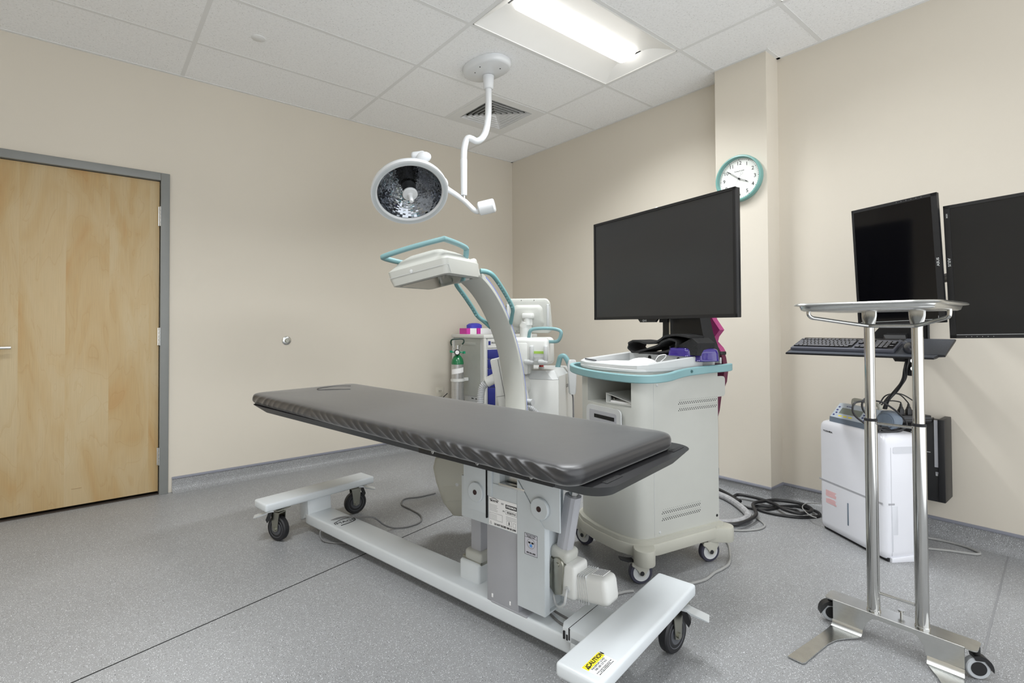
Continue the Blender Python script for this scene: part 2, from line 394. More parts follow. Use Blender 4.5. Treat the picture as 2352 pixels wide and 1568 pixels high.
b.cyl((hx, .006, 1.02), (hx, -.012, 1.02), .03, seg=24, bev=.003); b.cyl((hx, -.01, 1.02), (hx, -.05, 1.02), .011)
b.tube([(hx, -.05, 1.02), (hx + .03, -.052, 1.02), (hx + .105, -.05, 1.02)], .0095, sm=4); b.obj('door_handle', M_steel, door)
b = B(); b.bx(-3.62, -3.57, .0045, .0062, .125, .127); b.obj('scuff_mark', mat('dark scuff', (150, 125, 90), .6), door)

# ---- ceiling: tiles + flush grid
M2x, L1y, TT = -.606, -.559, .6096
xs = sorted([M2x - 2 * TT * k for k in range(-1, 5)] ); ys = [L1y - TT * k for k in range(-1, 11)]
LIT = [(-1.8252, -2.3878), (-1.8252, -3.607), (-4.2636, -2.3878), (-4.2636, -3.607)]
def is_lit(x, y): return any(abs(x - a) < .02 and abs(y - c) < .02 for a, c in LIT)
DIF = (M2x - TT, L1y - TT)
b = B()
for i in range(len(xs) - 1):
    for k in range(len(ys) - 1):
        x0, x1, y1, y0 = xs[i], xs[i + 1], ys[k], ys[k + 1]
        if is_lit(x0, y0): continue
        spans = [(x0, x1)]
        if abs(x1 - M2x) < .02 and abs(y0 - DIF[1]) < .02: spans = [(x0, x0 + TT)]
        for a, c in spans:
            a2, c2, d0, d1 = max(a, XL) + .0105, min(c, 0) - .0105, max(y0, YF) + .0105, min(y1, 0) - .0105
            if c2 > a2 and d1 > d0:
                b.quad((a2, d0, H + .0012), (a2, d1, H + .0012), (c2, d1, H + .0012), (c2, d0, H + .0012))
                # tile edge reveal
                for p, q in (((a2, d0), (a2, d1)), ((a2, d1), (c2, d1)), ((c2, d1), (c2, d0)), ((c2, d0), (a2, d0))):
                    b.quad((p[0], p[1], H + .0012), (q[0], q[1], H + .0012), (q[0], q[1], H + .02), (p[0], p[1], H + .02))
b.m = 1
for x in xs[1:-1]:
    if XL < x < 0: b.bx(x - .012, x + .012, YF, 0, H, H + .002)
for y in ys:
    if YF < y < 0:
        b.bx(XL, 0, y - .012, y + .012, H + .0001, H + .0021)
b.bx(DIF[0] - .012, DIF[0] + .012, DIF[1], DIF[1] + TT, H, H + .002)
for x0, x1, y0, y1 in ((XL, 0, -.022, 0), (-.022, 0, YF, 0), (XL, XL + .022, YF, 0), (XL, 0, YF, YF + .022),
                       (PX - .022, PX, PY0 - .022, PY1 + .022), (PX, 0, PY0 - .022, PY0), (PX, 0, PY1, PY1 + .022)):
    b.bx(x0, x1, y0, y1, H - .0012, H + .0018)
b.m = 2; b.quad((XL, YF, H + .14), (0, YF, H + .14), (0, 0, H + .14), (XL, 0, H + .14))
struct(b.obj('ceiling', [MATS['ceiling'], M_grid, mat('dark plenum', (60, 60, 60), .9)]))

# ---- troffers
def troffer(x0, y0, label, grp, gain=1.0):
    t = thing('ceiling_light', label, 'ceiling light', (x0 + TT, y0 + TT / 2, H), 0, grp)
    L2, W2 = TT - .013, TT / 2 - .013
    b = B()
    # rim
    for a, c, d, e in ((-L2, L2, -W2, -W2 + .006), (-L2, L2, W2 - .006, W2), (-L2, -L2 + .006, -W2, W2), (L2 - .006, L2, -W2, W2)):
        b.bx(a, c, d, e, -.0015, .004)
    b.obj('rim', M_refl, t)
    b = B(); n = 10; xi = L2 - .10
    # side wings: curved reflectors rising to the centre basket, with sloped ends
    for sgn in (-1, 1):
        R = []
        for k in range(n + 1):
            q = k / n; y = sgn * (W2 - .003 - q * (W2 - .085)); z = .001 + .055 * math.sin(q * PI / 2)
            xx = L2 - .003 - (L2 - xi) * math.sin(q * PI / 2) * .85
            R.append([(-xx, y, z), (xx, y, z)])
        b.rings(R, closed=False, cap0=False, cap1=False)
    # sloped end plates
    for sgn in (-1, 1):
        R = []
        for k in range(n * 2 + 1):
            q = k / n - 1; y = q * (W2 - .003); a = min(1, (1 - abs(q)) * W2 / (W2 - .085)); a = max(0, a)
            z = .001 + .055 * math.sin(a * PI / 2); xx = L2 - .003 - (L2 - xi) * math.sin(a * PI / 2) * .85
            R.append([(sgn * (L2 - .003), y, .001), (sgn * xx, y, z)])
        b.rings(R, closed=False, cap0=False, cap1=False)
    b.bx(-xi, xi, -.095, .095, .056, .07)
    b.obj('reflector', M_refl, t, ang=60)
    b = B(); R = []
    xe = xi + .005
    for k in range(25):
        q = k / 24; x = -xe + 2 * xe * q; e = min(q, 1 - q) * 2 * xe; wv = .083 * (1 if e > .05 else math.sqrt(max(0.02, 1 - (1 - e / .05) ** 2)))
        R.append([(x, wv * math.cos(a), .056 - .05 * math.sin(a) * (wv / .083)) for a in [PI * j2 / 12 for j2 in range(13)]])
    b.rings(R, closed=True, cap0=True, cap1=True); b.obj('diffuser', M_lens, t, ang=60)
    ld = bpy.data.lights.new('troffer_lamp', 'AREA'); ld.shape = 'RECTANGLE'; ld.size = 1.0; ld.size_y = .16; ld.energy = LAMP_W * gain; ld.color = (.95, .98, 1)
    lo = bpy.data.objects.new('troffer_lamp', ld); COL.objects.link(lo); lo.parent = t; lo.location = (0, 0, -.004)
    ld.spread = math.radians(135)
    return t
labs = ['lit troffer light nearest the mounting plate of the surgical lamp', 'ceiling troffer whose corner tip shows at the top edge of the photo']
for k, (x, y) in enumerate(LIT):
    troffer(x, y, labs[k] if k < 2 else 'ceiling troffer behind or above the camera, out of view', 'recessed ceiling lights' if k < 2 else 'ceiling lights out of view', (1.55, .55, 1.15, 1.0)[k])

# ---- supply diffuser
t = thing('ceiling_vent', 'square louvred air vent in the ceiling behind the lamp arm', 'air vent', (DIF[0] + TT / 2, DIF[1] + TT / 2, H))
b = B(); o = .293; i0 = .215
for a, c, d, e in ((-o, o, -o, -i0), (-o, o, i0, o), (-o, -i0, -i0, i0), (i0, o, -i0, i0)): b.bx(a, c, d, e, -.003, .003)
b.obj('vent_panel', M_grid, t)
b = B(); b.bx(-.225, .225, -.225, .225, .05, .055); b.obj('vent_throat', mat('dark duct', (70, 70, 68), .9), t)
for k in range(6):
    r0 = .212 - k * .034; b = B(); r1 = r0 - .02
    b.rings([[(r0, r0, -.002), (-r0, r0, -.002), (-r0, -r0, -.002), (r0, -r0, -.002)], [(r1, r1, .022), (-r1, r1, .022), (-r1, -r1, .022), (r1, -r1, .022)],
             [(r1 - .002, r1 - .002, .022), (-r1 + .002, r1 - .002, .022), (-r1 + .002, -r1 + .002, .022), (r1 - .002, -r1 + .002, .022)],
             [(r0 - .006, r0 - .006, -.003), (-r0 + .006, r0 - .006, -.003), (-r0 + .006, -r0 + .006, -.003), (r0 - .006, -r0 + .006, -.003)]], True, False, False)
    b.obj('louvre', M_grid, t)
# ---- concealed sprinkler disc
tag(B().lathe([(.041, .004), (.041, -.001), (.038, -.003), (.0, -.003)][:3], T(-2.749, -.853, H), 28).obj('sprinkler_cover', M_grid), 'flat round sprinkler cover plate on the ceiling left of the lamp', 'sprinkler')
# ---- gas outlet on the left wall
t = thing('wall_outlet', 'small round metal gas outlet on the bare wall right of the door', 'wall outlet', (-2.334, 0, 1.027))
R = Matrix.Rotation(PI / 2, 4, 'X')
B().lathe([(.034, 0), (.034, .004), (.031, .007), (.022, .009)], R).obj('plate', M_steel, t)
b = B(); b.lathe([(.016, .008), (.016, .022), (.013, .026), (.006, .026), (.006, .02)], R); b.obj('nozzle', M_zinc, t)
# ---- electrical outlet
t = thing('electrical_outlet', 'beige electrical outlet low on the wall left of the gas cylinder', 'outlet', (-.925, 0, .488))
B().bx(-.045, .045, -.006, 0, -.06, .06, bev=.003).obj('plate', mat('ivory plate', (212, 206, 192), .4), t)
for z in (-.028, .028):
    so = B().bx(-.017, .017, -.0078, -.005, z - .015, z + .015, bev=.002).obj('socket', mat('ivory plate', (212, 206, 192), .4), t)
    for x in (-.010, .010): B().bx(x - .002, x + .002, -.0084, -.0075, z - .006, z + .006).obj('slot', M_ink, so)

# ---- clock
cz = 2.108; t = thing('wall_clock', 'round aqua rimmed wall clock on the column above the big screen', 'clock', M=frame((PX, -2.556, cz), (0, -1, 0), (0, 0, 1), (-1, 0, 0)))
b = B(); b.lathe([(.150, 0), (.154, .004), (.154, .032), (.150, .038), (.142, .039), (.138, .034), (.136, .012), (.135, .010)], None, 64, cap0=True, cap1=False); b.obj('rim', M_aqua, t)
b = B(); b.lathe([(.137, .008), (.137, .011)], None, 64); b.obj('dial', mat('clock dial', (226, 228, 224), .45, var=.01), t)
for k in range(1, 13):
    a = PI / 2 - k * PI / 6; text('numeral', str(k), .034, T(.103 * math.cos(a), .103 * math.sin(a), .0115), M_ink, t)
b = B()
for k in range(60):
    a = PI / 2 - k * PI / 30; wd, ln = (.0018, .005) if k % 5 == 0 else (.0006, .004)
    b.box((.126, 0, .0114), (ln * 1.3, wd * 2, .0004), rotz(a))
b.obj('minute_track', M_ink, t)
def hand(name, ang, L_, w_, z, back=0):
    M_ = rotz(PI / 2 - math.radians(ang)); b = B()
    b.bx(-back, L_ * .68, w_ - .0012, w_ + .0005, z, z + .0006, M_); b.bx(-back, L_ * .68, -w_ - .0005, -w_ + .0012, z, z + .0006, M_)
    b.prism([(L_ * .66, w_ + .0005), (L_ * .66, -w_ - .0005), (L_, 0)], z, z + .0006, M_); return b.obj(name, M_ink, t)
hand('hour_hand', 117, .072, .0035, .016); hand('minute_hand', 309, .108, .003, .018)
b = B(); b.tube([(0, 0, .02), (-.1 * math.sin(math.radians(30)), -.1 * math.cos(math.radians(30)), .02)], .0004, 6)
b.tube([(0, 0, .02), (.03 * math.sin(math.radians(30)), .03 * math.cos(math.radians(30)), .02)], .0005, 6)
cxr = .038 * math.sin(math.radians(30)), .038 * math.cos(math.radians(30))
b.tube([(cxr[0] + .008 * math.cos(a), cxr[1] + .008 * math.sin(a), .02) for a in [2 * PI * q / 20 for q in range(20)]], .0005, 6, closed=True)
b.obj('second_hand', M_inkg, t)
B().lathe([(.006, .011), (.006, .021), (.004, .023)], None, 16).obj('hub', M_blk, t)
text('maker_text', 'Sterling & Noble', .010, T(0, .052, .0115), M_inkg, t)
# ================================================================== PROCEDURE TABLE  (local x = across, local y = away from the camera, -y = foot end)
tb = thing('procedure_table', 'mobile imaging table with long black mattress on a white I-shaped wheeled base', 'exam table', (-2.36, -2.215, 0), math.radians(10))
M_u = lambda u: -u
# base: spine, risers, two cross feet
b = B(); b.bx(-.078, .070, -.93, .96, .045, .102, bev=.009, seg=3); b.obj('base_spine', M_white, tb)
for yy, nm in ((.985, 'rear_crossbar'), (-.985, 'front_crossbar')):
    x0, x1 = (-.315, .345) if yy > 0 else (-.352, .314)
    b = B(); b.bx(x0, x1, yy - .07, yy + .07, .178, .220, bev=.010, seg=3); o = b.obj('crossbar', M_white, tb)
    b = B(); b.prism([(yy - .055, .09), (yy + .03, .05), (yy + .045, .10), (yy + .045, .18), (yy - .045, .18)] if yy > 0 else [(yy + .065, .09), (yy + .045, .05), (yy + .02, .06), (yy + .02, .18), (yy + .06, .18)], -.075, .066, frame((0, 0, 0), (0, 1, 0), (0, 0, 1), (1, 0, 0)), bev=.004)
    b.obj('riser', M_white, tb)
    if yy < 0:
        # caution label near the camera-side end of the front foot
        c = B(); c.bx(-.329, -.241, -1.042, -.984, .2202, .2207); lab = c.obj('caution_label', M_paper, tb)
        lab['label'] = 'yellow and white caution label'
        B().bx(-.328, -.242, -1.006, -.985, .2207, .2210).obj('yellow_band', M_yel, lab)
        text('caution_text', 'CAUTION', .0175, T(-.276, -.9955, .2211), M_ink, lab, bold=.0004)
        c = B(); c.prism([(-.324, -1.003), (-.309, -1.003), (-.3165, -.988)], .2210, .2212); c.obj('warning_triangle', M_ink, lab)
        text('exclamation', '!', .011, T(-.3165, -.9975, .2213), M_yel, lab)
        text('load_text', 'MAXIMUM LOAD\n500 LBS 227 KG', .0085, T(-.285, -1.0145, .2208), M_ink, lab, lines=1.0)
        text('small_text', 'DO NOT EXCEED THE RATED LOAD OF TABLE\nLOCK ALL CASTERS BEFORE USE\nREFER TO OPERATOR MANUAL FOR DETAILS', .0036, T(-.285, -1.0325, .2208), M_ink, lab, lines=1.1)
# faded maker mark on the spine
text('maker_mark', 'IMAGE', .036, frame((-.002, .683, .1025), (.99, -.12, 0), (.12, .99, 0), (0, 0, 1)), M_ink, tb, sx=1.1)
b = B(); b.tube([(.058, .705, .1025), (.05, .665, .1025), (.01, .652, .1025), (-.045, .650, .1025)], .0022, 6, sm=6); b.tube([(-.052, .705, .1025), (0, .722, .1025), (.05, .715, .1025)], .0016, 6, sm=6); b.obj('mark_swoosh', M_ink, tb)

def caster(x, y, yaw, pedal, par=None, fork=M_zinc):
    """heavy steel swivel caster; yaw = axle direction, pedal = direction of brake pedal"""
    R_ = .066; A = rotz(yaw); O_ = T(x, y, 0)
    c = B(); M_ = O_ @ A
    c.box((0, 0, .172), (.085, .085, .006), M_); c.cyl((0, 0, .158), (0, 0, .171), .026, M=M_)
    for s_ in (-1, 1):
        c.prism([(-.028, .150), (.028, .150), (.018, R_ - .008), (.0, R_ - .016), (-.018, R_ - .008)], s_ * .0225 - .002, s_ * .0225 + .002, M_ @ frame((0, 0, 0), (0, 1, 0), (0, 0, 1), (1, 0, 0)))
        c.cyl((s_ * .024, 0, R_), (s_ * .031, 0, R_), .010, seg=10, M=M_)
    c.box((0, 0, .152), (.049, .056, .004), M_); f = c.obj('caster_fork', fork, par); f['label'] = 'zinc steel caster fork'
    c = B(); W_ = M_ @ T(0, 0, R_) @ Matrix.Rotation(PI / 2, 4, 'Y')
    c.lathe([(.040, -.017), (R_ - .006, -.017), (R_ - .001, -.012), (R_, 0), (R_ - .001, .012), (R_ - .006, .017), (.040, .017)], W_, 40, True, True); wl = c.obj('caster_wheel', M_rub, par)
    for s_ in (-1, 1):
        c = B(); c.lathe([(.048, .0165), (.047, .0182), (.044, .0168), (.034, .0168), (.032, .019), (.028, .0172), (.018, .0172), (.016, .0205), (.0, .0205)], W_ if s_ > 0 else W_ @ Matrix.Rotation(PI, 4, 'X'), 36, False, False)
        c.obj('wheel_hub', M_hub, wl)
    D_ = O_ @ rotz(pedal); c = B()
    c.prism([(.02, .158), (.05, .158), (.060, .148), (.118, .135), (.120, .139), (.062, .155), (.045, .166), (.02, .166)], -.024, .024, D_ @ frame((0, 0, 0), (1, 0, 0), (0, 0, 1), (0, -1, 0)), bev=.001)
    c.obj('brake_pedal', M_ped, par)
    c = B(); c.prism([(.03, .152), (.05, .150), (.062, .118), (.055, .100), (.040, .118)], -.012, .012, D_ @ frame((0, 0, 0), (1, 0, 0), (0, 0, 1), (0, -1, 0))); c.obj('brake_cam', M_blk, par)
caster(-.225, .965, math.radians(196), math.radians(150), tb)
caster(.262, .995, math.radians(-102), math.radians(-30), tb)
caster(.235, -1.0, math.radians(-100), math.radians(-72), tb)
caster(-.262, -.975, math.radians(170), math.radians(-140), tb)

# lift column
XZ = lambda x: frame((x, 0, 0), (0, -1, 0), (0, 0, 1), (-1, 0, 0))    # polygon given as (u, z), extruded toward the camera side
b = B(); b.bx(-.075, .055, -.561, -.408, .100, .392, bev=.003); b.bx(-.078, .06, -.60, -.43, .100, .106, bev=.002); b.obj('lift_pillar', M_greyp, tb)
for uu in (.435, .522):
    c = B(); c.bx(-.0762, -.074, -uu - .0035, -uu + .0035, .118, .132, bev=.0008); c.obj('slot', M_paper, tb)
b = B(); b.bx(-.085, .06, -.565, -.281, .388, .548, bev=.003); b.obj('upper_housing', M_pale, tb)
b = B(); b.prism([(.300, .43), (.418, .43), (.418, .71), (.300, .71)], .0, .012, XZ(-.080), bev=.001); b.prism([(.4245, .50), (.446, .50), (.446, .71), (.4245, .71)], .0, .010, XZ(-.080), bev=.001); b.bx(-.08, .06, -.478, -.30, .545, .70); b.obj('pivot_bracket', M_pale, tb)
B().bx(-.0925, -.084, -.4235, -.4185, .415, .69).obj('bracket_gap', M_dark, tb)
B().bx(-.05, .05, -.60, -.45, .555, .69).obj('inner_bar', M_steel, tb)
B().bx(-.088, -.06, -.60, -.478, .545, .556, bev=.002).obj('housing_lip', M_steel, tb)
for uu, zz, x_ in ((.372, .503, -.092), (.672, .507, -.088)):
    Mh = frame((x_, -uu, zz), (0, -1, 0), (0, 0, 1), (-1, 0, 0)); c = B(); c.lathe([(.0375, 0), (.0375, .009), (.035, .011), (.008, .011)], Mh, 40, True, True); h = c.obj('pivot_cap', M_pale, tb)
    B().lathe([(.0095, .010), (.0095, .0125), (.006, .0125), (.005, .0115)], Mh, 20).obj('pivot_bolt', mat('rusty dark bolt', (48, 26, 24), .5), h)
# right channel
b = B(); b.prism([(.567, .140), (.687, .140), (.687, .440), (.567, .585)], 0, .004, XZ(-.083)); b.bx(-.084, .055, -.571, -.567, .140, .66); b.bx(.026, .030, -.687, -.567, .140, .66); b.bx(-.082, .028, -.676, -.672, .142, .60); b.bx(-.084, .030, -.687, -.567, .140, .146)
b.bx(-.084, -.060, -.688, -.684, .140, .44); b.obj('lift_channel', M_pale, tb)
b = B(); b.prism([(.571, .66), (.571, .585), (.687, .44), (.75, .44), (.75, .70), (.571, .70)], 0, .006, XZ(-.079), bev=.001); b.bx(-.079, .05, -.745, -.60, .60, .70); b.obj('side_bracket', M_pale, tb)
# serial plate
lab = B().bx(-.0868, -.0856, -.565, -.430, .393, .496).obj('serial_plate', M_paper, tb)
MT = lambda u, z: frame((-.0870, -u, z), (0, -1, 0), (0, 0, 1), (-1, 0, 0))
c = B(); c.bx(-.0872, -.0867, -.5645, -.512, .470, .484); c.obj('model_band', M_ink, lab)
text('model_text', 'STREAMLIN', .0105, MT(.5385, .477), M_paper, lab, sx=.85, bold=.0003)
text('maker_text', 'BIODYN', .010, MT(.456, .484), M_ink, lab, bold=.0003); text('ref_text', 'REF', .008, MT(.497, .482), M_inkg, lab)
c = B(); c.tube([MT(.434, .488) @ V3((0, 0, 0)), MT(.456, .4945) @ V3((0, 0, 0)), MT(.479, .488) @ V3((0, 0, 0))], .0009, 6, sm=5); c.obj('maker_swoosh', M_ink, lab)
c = B()
for u0, u1, z0, z1 in ((.512, .564, .449, .463), (.434, .497, .4145, .439), (.517, .542, .409, .426), (.548, .560, .409, .424)):
    for a_ in ((u0, u1, z0, z0 + .0007), (u0, u1, z1, z1 + .0007), (u0, u0 + .0007, z0, z1), (u1 - .0007, u1, z0, z1)): c.bx(-.0872, -.0868, -a_[1], -a_[0], a_[2], a_[3])
for k in range(6): c.bx(-.0872, -.0868, -.476 + rnd.random() * .012, -.434, .4465 + k * .0045, .4472 + k * .0045)
for k in range(4): c.bx(-.0872, -.0868, -.47, -.438, .4185 + k * .0048, .4192 + k * .0048)
for k in range(3): c.bx(-.0872, -.0868, -.562, -.514, .4305 + k * .005, .4313 + k * .005)
c.obj('ruled_lines', M_inkg, lab)
text('serial_text', 'SN', .008, MT(.503, .457), M_inkg, lab); text('serial_number', '032019-0', .0105, MT(.539, .456), M_ink, lab, bold=.0002)
text('load_warning', 'DO NOT EXCEED 500 LB LOAD', .0095, MT(.509, .400), M_ink, lab, bold=.0004, sx=.78)
c = B(); Z_ = lambda u, z, r: c.cyl(MT(u, z) @ V3((0, 0, 0)), MT(u, z) @ V3((0, 0, .0004)), r, seg=10)
Z_(.529, .4235, .0016); c.prism([(.528, .4215), (.530, .4215), (.5335, .4110), (.5320, .4110), (.529, .4165), (.526, .4110), (.5245, .4110)], 0, .0004, XZ(-.0868)); c.prism([(.524, .4200), (.534, .4200), (.534, .4190), (.524, .4190)], 0, .0004, XZ(-.0868)); c.obj('person_symbol', M_ink, lab)
c = B()
for p_, q_ in (((.4355, .398), (.444, .398)), ((.444, .398), (.4398, .408)), ((.4398, .408), (.4355, .398))): c.tube([MT(*p_) @ V3((0, 0, .0002)), MT(*q_) @ V3((0, 0, .0002))], .0004, 5)
c.obj('triangle_symbol', M_ink, lab)
# service sticker
st = B().bx(-.0878, -.0868, -.657, -.601, .333, .407).obj('service_sticker', mat('lilac grey sticker', (196, 196, 204), .5), tb)
MS = lambda u, z: frame((-.0880, -u, z), (0, -1, 0), (0, 0, 1), (-1, 0, 0))
c = B()
for a_ in ((.601, .657, .333, .3342), (.601, .657, .4058, .407), (.601, .6022, .333, .407), (.6558, .657, .333, .407), (.601, .657, .393, .3938)): c.bx(-.0881, -.0877, -a_[1], -a_[0], a_[2], a_[3])
c.obj('sticker_border', M_ink, st)
text('sticker_title', 'Panorama X-Ray\nImaging Corp.', .0062, MS(.629, .3995), M_ink, st, lines=.85)
c = B(); c.tube([MS(.629 + .017 * math.cos(q), .374 + .017 * math.sin(q)) @ V3((0, 0, 0)) for q in [2 * PI * k / 28 for k in range(28)]], .0005, 5, closed=True); c.obj('logo_ring', M_inkg, st)
c = B(); c.bx(-.0881, -.0878, -.627, -.617, .374, .380); c.bx(-.0881, -.0878, -.641, -.631, .374, .380); c.obj('logo_bars', M_ink, st)
c = B(); c.bx(-.0882, -.0878, -.634, -.624, .362, .372); c.obj('logo_figure', mat('blue ink', (90, 150, 220), .6), st)
text('phone_text', '800-256-1550', .0068, MS(.629, .341), M_ink, st, bold=.0002)

# actuators
b = B(); b.bx(.005, .06, -.300, -.243, .205, .60, bev=.006); b.obj('actuator_tube', M_greyp, tb)
b = B(); b.bx(-.012, .078, -.318, -.222, .178, .222, bev=.014, seg=3); b.obj('actuator_collar', M_cream, tb)
b = B(); b.bx(-.008, .075, -.312, -.205, .165, .19, bev=.006); b.obj('actuator_clamp', M_zinc, tb)
b = B(); b.bx(-.02, .07, -.312, -.20, .075, .178, bev=.012, seg=3); b.obj('actuator_motor', M_white, tb)
P0, P1 = V3((.0, -.708, .335)), V3((.0, -.762, .62))
dr = (P1 - P0).normalized(); Mx = frame(P0, (1, 0, 0), V3((0, 0, 1)).cross(V3((1, 0, 0))) if False else dr.cross(V3((1, 0, 0))), dr)
b = B(); b.cyl((0, 0, .2), (0, 0, .38), .0165, M=Mx); b.obj('actuator_rod', M_chrome, tb)
b = B(); pr = []
for k in range(32):
    a_ = 2 * PI * k / 32; r_ = .026 + (.0014 if k % 4 < 2 else 0); pr.append((r_ * math.copysign(abs(math.cos(a_)) ** .7, math.cos(a_)), r_ * math.copysign(abs(math.sin(a_)) ** .7, math.sin(a_))))
b.prism(pr, 0, .215, Mx); b.obj('actuator_tube', M_greyp, tb, ang=25)
b = B(); b.box((0, 0, .005), (.078, .078, .046), Mx, bev=.016, seg=3); b.obj('actuator_collar', M_cream, tb)
b = B(); b.lathe([(.046, -.06), (.046, -.015)], Mx, 28); b.obj('actuator_clamp', M_zinc, tb)
b = B(); b.prism([(.672, .235), (.700, .205), (.726, .214)] + [(.712 + .023 * math.cos(a_), .312 + .023 * math.sin(a_)) for a_ in [PI * k / 8 for k in range(9)]], 0, .012, XZ(-.036), bev=.002); b.cyl((-.047, -.712, .312), (-.052, -.712, .312), .008, seg=14); b.obj('actuator_bracket', M_zinc, tb)
b = B(); b.bx(-.035, .055, -.775, -.69, .198, .318, bev=.014, seg=3)
b.box((.02, -.815, .248), (.085, .15, .092), T(.02, -.815, .248) @ Matrix.Rotation(math.radians(-8), 4, 'X') @ T(-.02, .815, -.248), bev=.02, seg=3); b.obj('actuator_motor', M_medw, tb)
b = B()
for k in range(5): b.box((.02, -.778 - k * .009, .248), (.087, .0025, .094), T(.02, -.815, .248) @ Matrix.Rotation(math.radians(-8), 4, 'X') @ T(-.02, .815, -.248), bev=.001)
b.obj('motor_ribs', M_plast, tb)
c = B(); c.box((.028, -.846, .2945), (.05, .045, .001), T(.02, -.815, .248) @ Matrix.Rotation(math.radians(-8), 4, 'X') @ T(-.02, .815, -.248)); ml = c.obj('motor_label', M_paper, tb)
c = B()
for k in range(6): c.box((.028, -.830 - k * .0065, .2952), (.046 - .01 * rnd.random(), .0018, .0005), T(.02, -.815, .248) @ Matrix.Rotation(math.radians(-8), 4, 'X') @ T(-.02, .815, -.248))
c.obj('label_lines', M_inkg, ml)
b = B(); b.cyl((-.04, -.745, .235), (-.034, -.745, .235), .009); b.tube([(-.040, -.745, .235), (-.055, -.752, .225), (-.060, -.748, .195), (-.05, -.72, .172), (-.03, -.69, .168), (-.02, -.675, .19)], .0042, 8, sm=6); b.obj('actuator_cord', M_plast, tb)
# control box on the spine
b = B(); b.prism([(-.105, .772), (-.105, .915), (.085, .915), (.085, .772), (.055, .758), (-.08, .758)], .104, .152, frame((0, 0, 0), (1, 0, 0), (0, -1, 0), (0, 0, 1)) if False else Matrix(((1, 0, 0, 0), (0, -1, 0, 0), (0, 0, 1, 0), (0, 0, 0, 1))), bev=.006)
b.bx(-.105, .085, -.915, -.80, .07, .13, bev=.004); b.obj('control_box', M_white, tb)
b = B(); b.bx(-.105, .085, -.796, -.7945, .1515, .1528); b.bx(-.1055, -.104, -.80, -.7945, .115, .152); b.obj('lid_seam', M_ink, tb)
b = B(); b.bx(-.110, -.104, -.782, -.776, .115, .14); b.bx(-.1065, -.103, -.792, -.786, .112, .13); b.obj('box_socket', M_blk, tb)
b = B(); b.tube([(.02, -.60, .105), (-.03, -.70, .108), (-.03, -.745, .108), (.0, -.77, .11)], .004, 8, sm=6); b.tube([(.03, -.60, .105), (.0, -.70, .113), (.0, -.75, .113), (.03, -.775, .115)], .004, 8, sm=6); b.obj('control_cable', M_cabd, tb)

# table top
TM = T(-.009, .05, .765) @ rotz(math.radians(-1.68)) @ Matrix.Rotation(math.radians(.54), 4, 'X')
HW, HLr, HLf = .322, 1.10, -1.075
def outline(x, y0, y1, r, n=10, step=.02):
    P = rrect(-x, x, y0, y1, r, n); out = []
    for i in range(len(P)):
        a_, b_ = V3(P[i] + (0,)), V3(P[(i + 1) % len(P)] + (0,)); d_ = (b_ - a_).length; k = max(1, int(d_ / step))
        for q in range(k): out.append(tuple((a_ + (b_ - a_) * (q / k)).xy))
    return out
HLf = -1.045
def moutline(ins, rr=.06):
    x, y0, y1, r = HW - ins, HLf + ins, HLr - ins, max(.012, rr - ins * .6); out = []
    def seg_(p, q, k): out.extend([(p[0] + (q[0] - p[0]) * i / k, p[1] + (q[1] - p[1]) * i / k) for i in range(k)])
    seg_((-x + r, y0), (x - r, y0), 40); out.extend(arc(x - r, y0 + r, r, -90, 0, 8)[:-1]); seg_((x, y0 + r), (x, y1 - r), 420); out.extend(arc(x - r, y1 - r, r, 0, 90, 8)[:-1])
    seg_((x - r, y1), (-x + r, y1), 40); out.extend(arc(-x + r, y1 - r, r, 90, 180, 8)[:-1]); seg_((-x, y1 - r), (-x, y0 + r), 420); out.extend(arc(-x + r, y0 + r, r, 180, 270, 8)[:-1])
    return out
base = moutline(0); n = len(base)
nor = []
for i in range(n):
    a_ = V3(base[(i + 1) % n] + (0,)) - V3(base[i - 1] + (0,)); a_.normalize(); nor.append((a_.y, -a_.x))
def fold(i, z):
    x, y = base[i]; dep = min(1, max(0, -z / .02)) * min(1, (z + .062) / .02)
    side = abs(nor[i][0]); u = -y
    env = .25 + .75 / (1 + math.exp(-(u - .15) * 6)); env *= side ** 3
    if u < -.85: env = .5 * side ** 3
    sk = -1.9 if u > -.4 else 1.2
    ph = (y + z * sk + .012 * math.sin(y * 23)) * 2 * PI / .066
    q = (.5 + .5 * math.sin(ph)) ** 2.2
    return .0062 * env * q * dep + .0012 * math.sin(y * 9) * dep
R = []
for ins, z in ((.16, .0035), (.09, .002), (.035, .0), (.018, -.002), (.008, -.0055), (.004, -.009), (.002, -.0125), (.001, -.016), (0, -.020), (0, -.024), (0, -.028), (0, -.032), (0, -.036), (.001, -.040), (.002, -.044), (.006, -.050), (.012, -.056)):
    q_ = moutline(ins); R.append([(q_[i][0] + nor[i][0] * fold(i, z), q_[i][1] + nor[i][1] * fold(i, z), z + (.0012 * math.sin(q_[i][1] * 6 + q_[i][0] * 5) if ins > .03 else 0)) for i in range(n)])
b = B(); b.rings(R, True, True, True, TM); mt = b.obj('mattress', M_vinyl, tb, ang=60); mt['label'] = 'black vinyl mattress with gathered sides'
